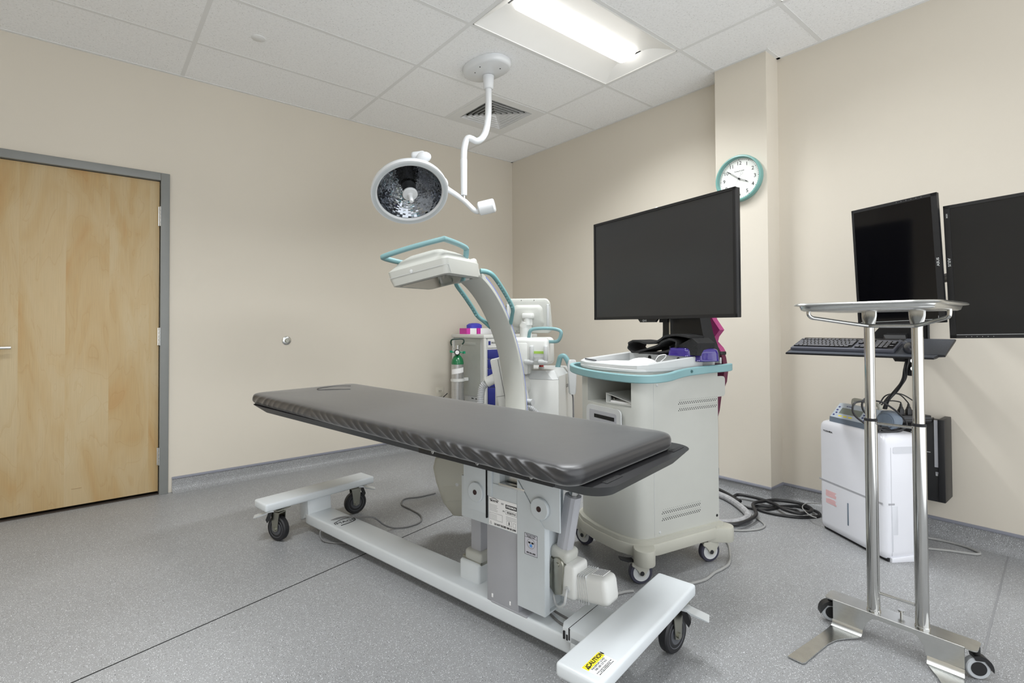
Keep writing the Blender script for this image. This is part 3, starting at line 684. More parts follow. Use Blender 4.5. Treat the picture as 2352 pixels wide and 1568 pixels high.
# seam crease at the head end
b = B(); b.tube([(.12, .80, .0035), (.04, .86, .0045), (-.02, .90, .0035), (.02, .97, .0035), (.14, .99, .0035), (.20, .93, .0035)], .0022, 6, sm=6, M=TM); b.obj('face_hole_seam', mat('black seam', (30, 30, 32), .5), mt)
TQ_ = T(.018, .05, .765) @ Matrix.Rotation(math.radians(.54), 4, 'X')
b = B(); tr = outline(.330, HLf - .062, HLr, .10, 8, .05); tr2 = outline(.285, HLf - .018, HLr - .05, .08, 8, .05)
tr = rrect(-.330, .330, HLf - .054, HLr - .01, .085, 10); tr2 = rrect(-.275, .275, HLf - .016, HLr - .05, .07, 10); b.prism(tr2, -.101, -.057, TQ_, top=tr)
o = b.obj('tray', M_blks, tb, ang=30); o['label'] = 'black laminate tray with rounded foot lip'
for x in (-.22, .24): B().bx(x - .045, x + .045, HLf - .026, HLf - .008, -.0572, -.0555, TQ_).obj('velcro_strip', M_fab, tb)
for sx_ in (-1, 1):
    b = B(); b.bx(sx_ * .312, sx_ * .324, -.93, -.335, -.084, -.0565, TQ_, bev=.003); b.obj('side_rail', M_blk, tb)
    for uu in (.366, .583, .803):
        Mb = TQ_ @ frame((sx_ * .324, -uu - .05, -.067), (0, -1, 0), (0, 0, 1), (sx_, 0, 0)); b = B(); b.lathe([(.0078, 0), (.0074, .0035), (.005, .0055), (.0028, .0055), (.0028, .003), (0, .003)], Mb, 18, True, False); b.obj('rail_bolt', M_chrome, tb)
# under-table plates carrying the tray
b = B(); b.bx(-.20, .20, -.76, -.28, -.128, -.099, TQ_); b.obj('support_plate', M_blk, tb)
b = B(); b.bx(.06, .12, -.80, -.72, -.22, -.099, TQ_, bev=.008); b.obj('tilt_stop', M_blk, tb)

# ================================================================== C-ARM
C0 = V3((-2.1057, -1.8728, 1.3680)); 
AX, AY, AZ = V3((.862, .505, .030)).normalized(), None, None
AY = V3((-.492, .850, -.187)); AY = (AY - AX * AY.dot(AX)).normalized(); AZ = AX.cross(AY)
CM = frame(C0, AX, AY, AZ)                       # tilted frame of the C
g = V3((.862, .507, 0)).normalized(); gn = V3((-g.y, g.x, 0))
ca = thing('c_arm_imager', 'white mobile C-arm x-ray machine with pale teal handles behind the table', 'x-ray machine', (-1.2, -1.35, 0), math.radians(30.4))
GM = frame((C0.x, C0.y, 0), g, gn, (0, 0, 1))    # upright frame through the C
def G(s_, y_, z_): return GM @ V3((s_, y_, z_))
# arc
S0, W0, Ri, Ro, Y0, Y1 = .146, -.531, .583, .638, -.109, .027
b = B(); R = []
for k in range(61):
    a_ = math.radians(74 - 2.75 * k); c_, s_ = math.cos(a_), math.sin(a_); rr = []
    for r_, y_ in ((Ri + .004, Y0), (Ri, Y0 + .005), (Ri, Y1 - .005), (Ri + .004, Y1), (Ro - .012, Y1), (Ro, Y1 - .012), (Ro, Y0 + .012), (Ro - .012, Y0)): rr.append((S0 + r_ * c_, y_, W0 + r_ * s_))
    R.append(rr)
b.rings(R, True, True, True, CM); arc_o = b.obj('c_arc', M_cream, ca, world=True, ang=40); arc_o['label'] = 'curved white arc with blue edge stripe'
b = B(); R = []
for k in range(55):
    a_ = math.radians(64 - 2.75 * k); c_, s_ = math.cos(a_), math.sin(a_)
    R.append([(S0 + r_ * c_, y_, W0 + r_ * s_) for r_, y_ in ((Ro - .020, Y0 - .0008), (Ro - .012, Y0 - .0008), (Ro - .012, Y0 + .002), (Ro - .020, Y0 + .002))])
b.rings(R, True, True, True, CM); b.obj('blue_stripe', M_blue, arc_o, world=True)
# ruler marks beside the stripe
b = B()
for k in range(40):
    a_ = math.radians(60 - 3 * k); c_, s_ = math.cos(a_), math.sin(a_); r0, r1 = Ro - .012, Ro - .007
    b.tube([CM @ V3((S0 + r0 * c_, Y0 + .0005, W0 + r0 * s_)), CM @ V3((S0 + r1 * c_, Y0 + .0005, W0 + r1 * s_))], .0006, 4)
b.obj('angle_marks', M_inkg, arc_o, world=True)
# detector housing
b = B(); R = []
def rr4(hx, hy, r, z, n_=4): return [(x, y, z) for x, y in rrect(-hx, hx, -hy, hy, r, n_)]
for hx, hy, z in ((.190, .152, 0), (.1985, .161, .002), (.205, .168, .035), (.209, .171, .075), (.205, .167, .080), (.186, .150, .098), (.160, .126, .125), (.115, .095, .148), (.05, .05, .156)): R.append(rr4(hx, hy, .028 if z < .09 else .04 if hx > .06 else .02, z))
b.rings(R, True, True, True, CM); det = b.obj('detector_housing', M_cream, ca, world=True, ang=30)
b = B(); b.bx(-.165, .165, -.130, .130, -.0015, .001, CM); b.obj('detector_panel', mat('dark glossy detector face', (84, 84, 80), .06, var=.02, spec=.9), det, world=True)
b = B(); b.tube([(-.2085, -.165, .043), (-.2085, .165, .043)], .0012, 6, M=CM); b.tube([(-.203, -.1685, .043), (-.19, -.1685, .043), (-.17, -.165, .004)], .0012, 6, M=CM); b.obj('panel_seam', M_plast, det, world=True)
b = B(); b.lathe([(.009, 0), (.009, .002), (.006, .003)], CM @ frame((-.2075, .03, .052), (0, 1, 0), (0, 0, 1), (-1, 0, 0)) if False else CM @ T(-.2070, .03, .052) @ Matrix.Rotation(-PI / 2, 4, 'Y'), 20); b.obj('laser_port', M_plast, det, world=True)
# neck from the detector to the arc
b = B(); b.rings([rr4(.045, .075, .02, 0), rr4(.05, .08, .02, .05), rr4(.06, .085, .02, .10)], True, True, True, CM @ T(.255, -.04, .065) @ Matrix.Rotation(math.radians(80), 4, 'Y') @ T(0, 0, -.06)); b.obj('detector_neck', M_cream, ca, world=True)
rp = [(x * .0135, y * .0115) for x, y in ((-1, -.6), (-.6, -1), (.6, -1), (1, -.6), (1, .6), (.6, 1), (-.6, 1), (-1, .6))]
def rail(name, pts, M, up, m=M_teal, par=ca, sc=1.0, sm=5):
    b = B(); b.sweep([M @ V3(p) for p in smooth_path(pts, sm)], [(x * sc, y * sc) for x, y in rp], up=(M.to_3x3() @ V3(up))); return b.obj(name, m, par, world=True, ang=50)
rail('detector_handle', [(.120, -.125, .098), (.100, -.150, .140), (.06, -.160, .160), (-.175, -.175, .165), (-.205, -.155, .165), (-.215, .0, .165), (-.210, .150, .162), (-.190, .180, .158), (-.12, .155, .140), (-.05, .11, .118)], CM, (0, 0, 1), sm=4)
def aP(r_, deg, y_): a_ = math.radians(deg); return (S0 + r_ * math.cos(a_), y_, W0 + r_ * math.sin(a_))
for ys, yo_, nm in ((-1, Y0, 'a'), (1, Y1, 'b')):
    pts = [aP(.62, 72, yo_ + ys * .005), aP(.62, 69, yo_ + ys * .035), aP(.61, 65, yo_ + ys * .055), aP(.60, 55, yo_ + ys * .058), aP(.60, 44, yo_ + ys * .058), aP(.605, 36, yo_ + ys * .055), aP(.61, 31, yo_ + ys * .03), aP(.61, 26, yo_ + ys * .002)]
    h = rail('arc_handle', pts, CM, (0, 1, 0), m=M_teald)
    b = B()
    for k in range(9): p = CM @ V3(aP(.588, 38 + 2.6 * k, yo_ + ys * .058)); b.ball(p, .0075, u=8, v=6)
    b.obj('grip_ridges', M_teald, h, world=True)
# x-ray tube housing below the table
b = B(); R = []
for sx_, sy_, z in ((.10, .09, -1.20), (.13, .11, -1.185), (.155, .135, -1.11), (.165, .145, -1.00), (.165, .145, -.93), (.15, .13, -.885), (.12, .11, -.86)):
    R.append([(x + .01 + (z + 1.2) * -.05, y, z) for x, y, _ in rr4(sx_, sy_, .03, z)])
b.rings(R, True, True, True, CM); tu = b.obj('tube_housing', M_cream2, ca, world=True, ang=30)
b = B(); b.bx(-.1615, -.150, -.10, .10, -1.10, -.975, CM, bev=.003); b.obj('tube_cover', M_cream2, tu, world=True)
b = B(); b.lathe([(.0085, 0), (.0085, .002), (.003, .002)], CM @ T(-.1615, 0.02, -1.02) @ Matrix.Rotation(-PI / 2, 4, 'Y'), 16); b.obj('cover_lock', M_plast, tu, world=True)
b = B(); b.bx(.02, .20, -.09, .05, -1.16, -1.05, CM, bev=.01); b.obj('tube_neck', M_cream2, ca, world=True)
# carriage holding the arc, rotation arm, column
b = B(); b.bx(.792, .93, -.06, .085, -.95, -.52, CM, bev=.012); b.bx(.76, .93, .034, .112, -.95, -.47, CM, bev=.012); cg = b.obj('arc_carriage', M_medw, ca, world=True)
b = B(); b.bx(.758, .76, .034, .112, -.724, -.722, CM); b.bx(.758, .76, .05, .053, -.95, -.48, CM); b.obj('carriage_seam', M_inkg, cg, world=True)
b = B(); b.cyl(G(.92, -.10, .72), G(1.06, -.14, .72), .085, seg=28, bev=.01); b.obj('rotation_arm', M_medw, ca, world=True)
b = B(); b.cyl(CM @ V3((.80, .11, -.60)), CM @ V3((.785, .175, -.62)), .034, seg=20, bev=.004); b.obj('hose_socket', M_medw, cg, world=True)
def hose(name, pts, r, par, m=M_hose, pitch=.012, sm=10):
    P = smooth_path(pts, sm); out = [P[0]]; acc = 0
    # resample evenly
    L_ = [0]
    for i in range(1, len(P)): L_.append(L_[-1] + (P[i] - P[i - 1]).length)
    nn = int(L_[-1] / (pitch / 4)); Q = []; j2 = 0
    for k in range(nn + 1):
        d = L_[-1] * k / nn
        while j2 < len(L_) - 2 and L_[j2 + 1] < d: j2 += 1
        f_ = (d - L_[j2]) / max(1e-9, L_[j2 + 1] - L_[j2]); Q.append(P[j2].lerp(P[j2 + 1], f_))
    R_ = []; nrm = V3((0, 0, 1))
    for k, q in enumerate(Q):
        t_ = (Q[min(k + 1, nn)] - Q[max(k - 1, 0)]).normalized()
        if abs(nrm.dot(t_)) > .95: nrm = V3((1, 0, 0))
        nrm = (nrm - t_ * nrm.dot(t_)).normalized(); a_ = t_.cross(nrm); rr = r * (1.0 if k % 4 in (0, 1) else .86)
        R_.append([q + a_ * (rr * math.cos(2 * PI * i / 14)) + nrm * (rr * math.sin(2 * PI * i / 14)) for i in range(14)])
    b = B(); b.rings(R_, True, True, True); return b.obj(name, m, par, world=True, ang=80)
hose('corrugated_hose', [CM @ V3((.785, .175, -.62)), CM @ V3((.78, .215, -.66)), CM @ V3((.76, .24, -.78)), CM @ V3((.74, .24, -.98)), CM @ V3((.74, .18, -1.12)), CM @ V3((.80, .05, -1.16))], .026, ca)
hose('corrugated_hose', [CM @ V3((.80, -.12, -.80)), G(.86, -.17, .62), G(.92, -.24, .56), G(1.0, -.30, .45), G(1.0, -.28, .3), G(1.1, -.2, .22)], .022, ca)
# cabinet
b = B(); cb = [(.985, .06), (.985, -.36), (1.01, -.395), (1.50, -.395), (1.55, -.36), (1.55, .06)]
b.prism(cb, .10, .765, GM, bev=.006); cab = b.obj('base_cabinet', M_medw, ca, world=True)
b = B(); b.prism([(x, y) for x, y in cb], .765, .822, GM @ T(0, 0, 0), top=[(1.0, .05), (1.02, -.30), (1.07, -.35), (1.47, -.35), (1.50, -.32), (1.50, .05)]); b.obj('cabinet_hood', M_plast, cab, world=True)
b = B(); b.prism([(1.02, -.3955), (1.50, -.3955), (1.50, -.397), (1.02, -.397)], .30, .785, GM); b.obj('side_panel', M_medw, cab, world=True)
text('machine_text', 'cios', .05, frame(G(1.27, -.3975, .70), g, (0, 0, 1), -gn), M_inkg, cab, world=True)
b = B(); b.cyl(G(1.13, -.24, .82), G(1.13, -.24, .840), .020, seg=18); b.obj('button_collar', M_medw, cab, world=True)
b = B(); b.cyl(G(1.13, -.24, .838), G(1.13, -.24, .856), .017, seg=18, bev=.003); o = b.obj('stop_button', M_red, cab, world=True); o['label'] = 'red emergency stop button'
for sx_, sy_ in ((1.03, .0), (1.03, -.34), (1.50, 0), (1.50, -.34)):
    b = B(); b.cyl(G(sx_, sy_ - .02, .05), G(sx_, sy_ + .02, .05), .05, seg=24, bev=.004); b.cyl(G(sx_, sy_, .05), G(sx_, sy_, .105), .02); b.obj('caster', M_rub, ca, world=True)
# upper block with holders, mast, display
b = B(); b.bx(.93, 1.12, -.345, -.075, .865, 1.055, GM, bev=.03, seg=3); b.bx(.97, 1.08, -.20, -.12, .80, .90, GM, bev=.01); b.bx(.925, .96, -.20, -.085, .80, 1.02, GM, bev=.012); ub = b.obj('control_block', M_medw, ca, world=True)
b = B(); b.bx(.927, .932, -.325, -.245, .945, .962, GM); o = b.obj('green_sticker', M_grn, ub, world=True)
b = B(); b.bx(.926, .931, -.33, -.24, .918, .940, GM); b.bx(.924, .93, -.275, -.255, .895, .913, GM); b.bx(.924, .93, -.315, -.295, .895, .913, GM); b.obj('control_label', M_plast, ub, world=True)
for y_ in (-.235, -.335):
    b = B(); b.bx(.895, .935, y_ - .012, y_ + .014, .89, 1.0, GM, bev=.01); b.bx(.893, .935, y_ - .012, y_ + .055, .872, .905, GM, bev=.012, seg=3); b.obj('cable_hook', M_plast, ub, world=True)
b = B(); b.bx(.90, .94, -.165, -.135, .77, .86, GM, bev=.008); b.bx(.90, .94, -.165, -.06, .745, .79, GM, bev=.016, seg=3); b.obj('cable_hook', M_plast, ub, world=True)
b = B(); b.cyl(G(1.0, -.165, 1.04), G(1.0, -.165, 1.135), .042, seg=26, bev=.004); b.cyl(G(1.0, -.165, 1.13), G(.99, -.175, 1.165), .044, .036, seg=26); b.cyl(G(.99, -.185, 1.14), G(.99, -.185, 1.20), .032, seg=26); b.bx(.955, 1.03, -.225, -.150, 1.185, 1.222, GM, bev=.008)
b.obj('display_mast', M_medw, ca, world=True)
DM = GM @ T(1.02, -.175, 1.205) @ rotz(math.radians(14)) @ Matrix.Rotation(math.radians(-6), 4, 'Y')
def disp(hw, hh, x, r=.035):
    return [(x, y * (1 - .06 * (z / hh)), z - .012 * (y / hw) ** 2 * (1 if z > 0 else -.4)) for y, z in rrect(-hw, hw, -hh, hh, r, 6)]
b = B(); b.rings([disp(.135, .108, 0), disp(.158, .122, .006), disp(.165, .128, .018), disp(.165, .128, .034), disp(.160, .124, .040)], True, True, True, DM); dp = b.obj('display_shell', M_cream, ca, world=True, ang=30)
b = B(); b.rings([disp(.085, .058, -.020, .03), disp(.100, .072, -.014, .03), disp(.112, .085, .002, .03)], True, True, True, DM); b.obj('display_back_dome', M_cream, dp, world=True)
b = B(); b.bx(-.004, .006, -.150, -.132, -.085, .08, DM @ T(0, 0, 0), bev=.004); b.bx(-.004, .006, .132, .15, -.085, .08, DM, bev=.004); b.obj('grip_slot', M_plast, dp, world=True)
b = B()
for y_, z_ in ((-.045, .110), (.045, .110), (-.150, .075), (.152, .07), (-.145, -.07), (.08, -.108)): b.ball((.001, y_, z_), .0028, DM, u=8, v=6)
b.obj('shell_screws', M_ink, dp, world=True)
rail('side_handle', [(.96, -.20, 1.05), (.95, -.215, 1.10), (.95, -.26, 1.115), (.95, -.37, 1.115), (.95, -.425, 1.10), (.95, -.43, 1.07), (.955, -.405, 1.03), (.97, -.34, 1.025)], GM, (1, 0, 0), sc=.8)
rail('rear_handle', [(1.36, -.30, .81), (1.35, -.315, .86), (1.34, -.33, .90), (1.34, -.36, .905), (1.34, -.39, .86), (1.36, -.405, .79)], GM, (1, 0, 0), sc=1.3)
b = B(); b.bx(.985, 1.05, -.04, .03, .84, .90, GM, bev=.02); b.tube([G(1.03, .02, 1.06), G(1.03, .05, 1.09), G(1.03, .0, 1.10), G(1.03, -.03, 1.07)], .012, 10, sm=5); b.obj('cable_bundle', M_plast, ca, world=True)
# hand switch hanging on the cabinet
hs = thing('hand_switch', 'grey hand control with coiled cord hanging beside the imager cabinet', 'remote control', tuple(G(1.22, -.445, .80)))
b = B(); b.rings([[(x, y, z) for x, y in rrect(-hx, hx, -.016, .016, .010, 4)] for hx, z in ((.018, -.16), (.026, -.15), (.030, -.05), (.034, .05), (.026, .085), (.012, .09))], True, True, True, T(*G(1.22, -.445, .80)) @ rotz(-.6)); b.obj('switch_body', M_plast, hs, world=True)
b = B(); q = G(1.22, -.445, .64); b.tube([q, q + V3((.004, -.004, -.05)), q + V3((.005, -.004, -.3)), q + V3((.0, .0, -.62))], .006, 8, sm=5); b.obj('cord', M_cabd, hs, world=True)
# ================================================================== WORKSTATION CART (local x = depth toward the wall, local y = left)
WK = T(-1.4, -2.62, 0) @ rotz(math.radians(-11))
def Kp(d, w_, z): return WK @ V3((d, w_, z))
ct = thing('workstation_cart', 'ivory monitor workstation cart on casters with pale teal bumper rail', 'medical cart', M=WK.copy())
outl = [(.29, -.240), (-.13, -.240), (-.165, -.236), (-.195, -.224), (-.215, -.20), (-.236, -.14), (-.247, -.07), (-.250, 0), (-.244, .07), (-.230, .13), (-.21, .18), (-.19, .205), (-.15, .215), (.29, .215)]
def upto(z0, z1, poly, name, bev=0.0):
    return B().prism(poly, z0, z1, None, bev).obj(name, M_cream, ct, ang=40)
b = B(); b.prism(outl, .185, .765)
oR, oL = -.192, .098
mid = [(.29, -.240), (-.13, -.240), (-.165, -.236), (-.195, -.224), (-.215, -.20), (-.2195, oR), (.10, oR), (.10, oL), (-.2375, oL), (-.230, .13), (-.21, .18), (-.19, .205), (-.15, .215), (.29, .215)]
b.prism(mid, .765, .889); b.prism(outl, .889, .925)
cabt = b.obj('cabinet', M_cream, ct, ang=40)
for z0, z1, d0, d1 in ((.255, .30, -.085, .165), (.74, .79, .025, .285)):
    b = B(); nx = 20
    for row in (0, 1):
        for k in range(nx):
            for q in range(2):
                x = d0 + (d1 - d0) * (k + .5 * q) / nx; z = z0 + (.030 if row else 0) + q * .0065
                b.cyl((x, -.2395, z), (x, -.2406, z), .0025, seg=8)
                b.cyl((x + .003, -.2395, z + .0115), (x + .003, -.2406, z + .0115), .0011, seg=6)
    o = b.obj('vent_perforations', M_dark, cabt)
for x, z in ((-.11, .865), (-.10, .205), (.275, .215)):
    b = B(); b.lathe([(.0065, 0), (.0065, .001), (.004, .003)], T(x, -.240, z) @ Matrix.Rotation(PI / 2, 4, 'X'), 16); b.obj('panel_screw', M_plast if x < .2 else M_dark, cabt)
b = B(); b.bx(-.132, -.1305, -.2408, -.2395, .19, .92); b.obj('panel_seam', M_plast, cabt)
# disk drive bezel below the shelf
BZ = frame((-.2465, -.045, .69), (0, -1, 0), (0, 0, 1), (-1, 0, 0))
b = B(); b.prism(rrect(-.135, .115, -.10, .062, .025, 5), 0, .006, BZ); bz = b.obj('drive_bezel', M_plast, cabt)
b = B(); b.prism(rrect(-.11, .085, -.08, .040, .006, 3), .005, .0075, BZ); b.obj('drive_tray', M_greyp, bz)
b = B(); b.bx(-.072, .072, .005, .022, .0074, .009, BZ); b.obj('drive_slot', M_dark, bz)
# base skirt with caster arms
sk = [(.30, -.262), (-.13, -.262), (-.19, -.248), (-.235, -.21), (-.262, -.14), (-.274, 0), (-.262, .12), (-.235, .19), (-.19, .225), (-.14, .238), (.30, .238)]
b = B(); b.prism(sk, .115, .168, None, .006); b.prism([(x * .985, y * .985) for x, y in sk], .16, .187)
def arm(x, y, yaw, L_=.075, top=.178):
    M_ = T(x, y, 0) @ rotz(yaw)
    pl = [(-.04, -.046)] + arc(L_ - .03, 0, .046, -90, 90, 8) + [(-.04, .046)]
    b.prism(pl, .098, top - .012, M_, .004); b.prism([(-.05, -.04), (.0, -.046), (.0, .046), (-.05, .04)], .12, top, M_)
arm(-.185, -.225, math.radians(-128)); arm(.27, -.225, math.radians(-35)); arm(-.19, .205, math.radians(140)); arm(.27, .20, math.radians(35))
b.obj('base_skirt', M_cream2, ct, ang=40)
def lcaster(x, y, yaw, brake=False, swing=.0):
    R_ = .052; M_ = WK @ T(x, y, 0) @ rotz(yaw)
    c = B()
    for s_ in (-1, 1):
        c.prism([(-.045, .090), (-.040, .100), (.038, .100), (.038, .078), (.012, R_ - .012), (.004, R_ - .014), (-.006, R_ - .010), (-.016, .064), (-.028, .078), (-.042, .082)], s_ * .019 - .004, s_ * .019 + .004, M_ @ frame((0, 0, 0), (1, 0, 0), (0, 0, 1), (0, -1, 0)), bev=.0015)
    c.box((-.002, 0, .092), (.074, .038, .016), M_, bev=.004); f = c.obj('caster_fork', M_cream2, ct, world=True)
    c = B(); W_ = M_ @ T(0.0, 0, R_) @ Matrix.Rotation(PI / 2, 4, 'X'); c.lathe([(.036, -.0135), (R_ - .004, -.0135), (R_, -.008), (R_, .008), (R_ - .004, .0135), (.036, .0135)], W_, 36); wl = c.obj('caster_wheel', mat('charcoal tyre', (52, 52, 66), .5), ct, world=True)
    for s_ in (-1, 1):
        c = B(); c.lathe([(.0375, .0130), (.037, .0148), (.035, .0138), (.02, .0138), (0, .0138)], W_ if s_ > 0 else W_ @ Matrix.Rotation(PI, 4, 'X'), 32, False, False); c.obj('wheel_hub', M_plast, wl, world=True)
        c = B(); c.lathe([(.0095, .0225), (.0095, .0250), (0, .0250)], W_ if s_ > 0 else W_ @ Matrix.Rotation(PI, 4, 'X'), 18, True, False); c.obj('axle_cap', M_ink, wl, world=True)
    if brake:
        c = B(); c.prism([(-.035, .100), (-.06, .100), (-.095, .112), (-.094, .118), (-.06, .108), (-.035, .108)], -.016, .016, M_ @ frame((0, 0, 0), (1, 0, 0), (0, 0, 1), (0, -1, 0)), bev=.001); c.obj('brake_pedal', M_blk, ct, world=True)
lcaster(-.207, -.228, math.radians(-22), True); lcaster(.232, -.226, math.radians(-14)); lcaster(-.175, .214, math.radians(-75)); lcaster(.25, .21, math.radians(-20))
# top: tray, rear deck, bumper rail
b = B(); b.prism([(x * 1.02, y * 1.02) for x, y in outl], .925, .938, None, .003); b.obj('top_plate', M_plast, ct)
b = B()
oo = [(-.235, .115), (-.232, -.14), (-.205, -.215), (-.165, -.245), (.18, -.245), (.18, .24), (-.15, .24), (-.205, .20)]
ii = [(-.205, .11), (-.203, -.135), (-.185, -.185), (-.15, -.212), (.14, -.212), (.14, .212), (-.14, .212), (-.18, .18)]
b.prism(oo, .930, .940, None)
nO = len(oo)
R = [[(x, y, .939) for x, y in oo], [(x, y, .952 + (x + .235) * .085) for x, y in oo], [(x * .985, y * .985, .956 + (x + .235) * .085) for x, y in oo], [(x, y, .954 + (x + .235) * .08) for x, y in ii], [(x, y, .945) for x, y in ii]]
b.rings(R, True, False, True); trn = b.obj('top_tray', M_plast, ct, ang=25)
b = B(); b.bx(.185, .30, -.22, .215, .936, .962, bev=.006); b.obj('rear_deck', M_plast, ct)
b = B()
for y_ in (.06, -.135): b.cyl((.138, y_, .966), (.1395, y_, .966), .011, seg=14)
b.obj('tray_holes', M_dark, trn)
b = B(); b.ball((-.205, -.172, .959), (.006, .006, .004)); b.obj('tray_lamp', M_paper, trn)
bp_ = [(x * .011, y * .018) for x, y in ((-1, -.8), (-.7, -1), (.7, -1), (1, -.8), (1, .8), (.7, 1), (-.7, 1), (-1, .8))]
path = [(.375, -.235, .925), (.352, -.262, .930), (.30, -.272, .928), (.20, -.268, .926), (.07, -.266, .920), (-.01, -.270, .912), (-.08, -.283, .904), (-.15, -.282, .900), (-.205, -.262, .899), (-.24, -.215, .899), (-.262, -.14, .900), (-.275, -.05, .902), (-.277, .04, .905), (-.268, .12, .908), (-.248, .20, .912), (-.215, .262, .916), (-.17, .285, .92), (-.10, .275, .922), (0, .25, .925)]
b = B(); b.sweep([V3(p) for p in smooth_path(path, 4)], bp_, up=(0, 0, 1)); br = b.obj('bumper_rail', M_teal, ct, ang=28)
b = B()
for x_ in (.07, .285): b.lathe([(.0068, 0), (.0068, .0006)], T(x_, -.279, .922) @ Matrix.Rotation(PI / 2, 4, 'X'), 14)
b.obj('rail_bolt_holes', mat('dark teal hole', (50, 90, 92), .6), br)
b = B(); b.prism(rrect(-.04, .035, -.05, .05, .018, 5), -.006, .006, frame((.345, -.205, .83), (1, 0, 0), (0, 0, 1), (0, -1, 0))); b.obj('cable_paddle', M_cream, ct)
# binder in the shelf
bd = thing('ring_binder', 'white ring binder lying slightly open in the cart shelf', 'binder', M=WK @ T(-.08, -.015, .766) @ rotz(math.radians(8)))
b = B(); b.bx(-.125, .125, -.150, .028, .000, .0025); b.bx(-.125, .125, .025, .028, .0, .044); b.obj('cover', M_medw, bd)
b = B(); b.box((0, 0, 0), (.25, .190, .0025), T(0, -.064, .026) @ Matrix.Rotation(math.radians(11.5), 4, 'X')); b.obj('front_cover', M_medw, bd)
b = B(); b.bx(-.11, .11, -.14, .012, .003, .010); b.obj('pages', M_paper, bd)
b = B()
for x in (-.08, 0, .08): b.tube([(x, .012, .006), (x, .02, .02), (x, .008, .032), (x, -.008, .026), (x, -.008, .008)], .0016, 6, sm=4)
b.bx(-.10, .10, .018, .024, .004, .03); b.obj('rings', M_steel, bd)
# paper, pen, mask in the tray
o = B().bx(-.14, .075, -.11, .16, 0, .002, WK @ T(-.03, .04, .9455) @ rotz(.08)).obj('paper_sheet', M_paper); tag(o, 'white paper lying in the cart top tray', 'paper')
o = B().cyl(Kp(-.196, .17, .965), Kp(-.216, .06, .963), .004, seg=10).obj('pen', M_hub); tag(o, 'dark grey pen on the front lip of the cart tray', 'pen')
mk = thing('face_mask', 'white moulded face mask with elastic loop at the right of the cart tray', 'face mask', M=WK @ T(-.085, -.12, .948) @ rotz(-.3))
b = B(); R = []
for k in range(9):
    a_ = PI / 2 * k / 8; R.append([(.075 * math.cos(a_) * math.cos(q), .062 * math.cos(a_) * math.sin(q) * (1 + .1 * math.cos(q)), .034 * math.sin(a_)) for q in [2 * PI * i / 28 for i in range(28)]][:])
b.rings(R[:-1], True, False, True); b.obj('mask_cup', M_paper, mk, ang=60)
b = B(); b.tube([(.06, -.035, .004), (.085, -.06, .035), (.075, -.085, .052), (.045, -.075, .045), (.035, -.05, .01)], .0016, 8, sm=6); b.tube([(-.02, .05, .01), (.04, .06, .03), (.08, .05, .01)], .001, 6, sm=5); b.obj('ear_loop', M_paper, mk)

# television on the cart
TP = V3((-1.204, -2.175, 0)); TQ = V3((-1.367, -3.112, 0)); tx = (TQ - TP).normalized(); tn = V3((tx.y, -tx.x, 0))
if tn.dot(V3((-1, -.5, 0))) < 0: tn = -tn
TVM = frame((TP + TQ) / 2 + V3((0, 0, 1.452)), tx, (0, 0, 1), tn); hw, hh = (TQ - TP).length / 2, .284
tv = thing('television', 'large flat black television with dark grey screen above the workstation cart', 'television', M=TVM.copy())
b = B(); b.bx(-hw, hw, -hh, hh, -.030, -.002, bev=.003); b.bx(-.28, .28, -.2, .12, -.055, -.030, bev=.012); b.obj('casing', M_blk, tv)
b = B()
bz_ = .0125
b.bx(-hw, hw, hh - bz_, hh, -.004, .004); b.bx(-hw, hw, -hh, -hh + bz_ * 1.25, -.004, .004); b.bx(-hw, -hw + bz_, -hh, hh, -.004, .004); b.bx(hw - bz_ * 1.1, hw, -hh, hh, -.004, .004); b.obj('bezel', M_blk, tv)
b = B(); b.bx(-hw + bz_, hw - bz_, -hh + bz_, hh - bz_, -.004, .0005); b.obj('screen', M_scr, tv)
b = B(); b.prism([(-.075, -hh + .001), (.065, -hh + .001), (.048, -hh - .017), (-.058, -hh - .017)], -.018, -.004, T(-.05, 0, 0)); cp = b.obj('sensor_tab', M_blk, tv)
text('badge', 'LG', .013, T(-.068, -hh - .008, -.0035), M_plast, cp)
b = B(); b.tube([(-.083 + .005 * math.cos(a_), -hh - .008 + .005 * math.sin(a_), -.0036) for a_ in [2 * PI * q / 16 for q in range(16)]], .0008, 5, closed=True); b.obj('badge_ring', M_plast, cp)
b = B(); b.ball((-.02, -hh - .001, -.02), .0) if False else None
b.bm.free()
b = B(); b.ball((.0, hh + .004, -.02), (.012, .006, .006)); b.obj('clip', M_medw, tv)
# its stand column
sd = B(); R = []
for z, y0_, y1_, d0_, d1_ in ((.962, -.255, .03, .20, .285), (1.0, -.262, .035, .20, .285), (1.10, -.225, .03, .205, .28), (1.20, -.205, .03, .205, .275), (1.5, -.18, .02, .205, .27)):
    R.append([(d0_, y0_, z), (d0_, y1_, z), (d1_, y1_, z), (d1_, y0_, z)])
sd.rings(R); sd.bx(.17, .21, -.10, -.02, 1.30, 1.5); sd.obj('display_column', M_blk, ct)
b = B(); b.bx(.196, .204, -.030, -.022, 1.0, 1.30); b.obj('column_edge', M_steel, ct)
b = B(); b.prism([(.20, -.01), (.20, .05), (.26, .05), (.26, -.01)], 1.15, 1.24); b.obj('column_shoulder', M_blk, ct)
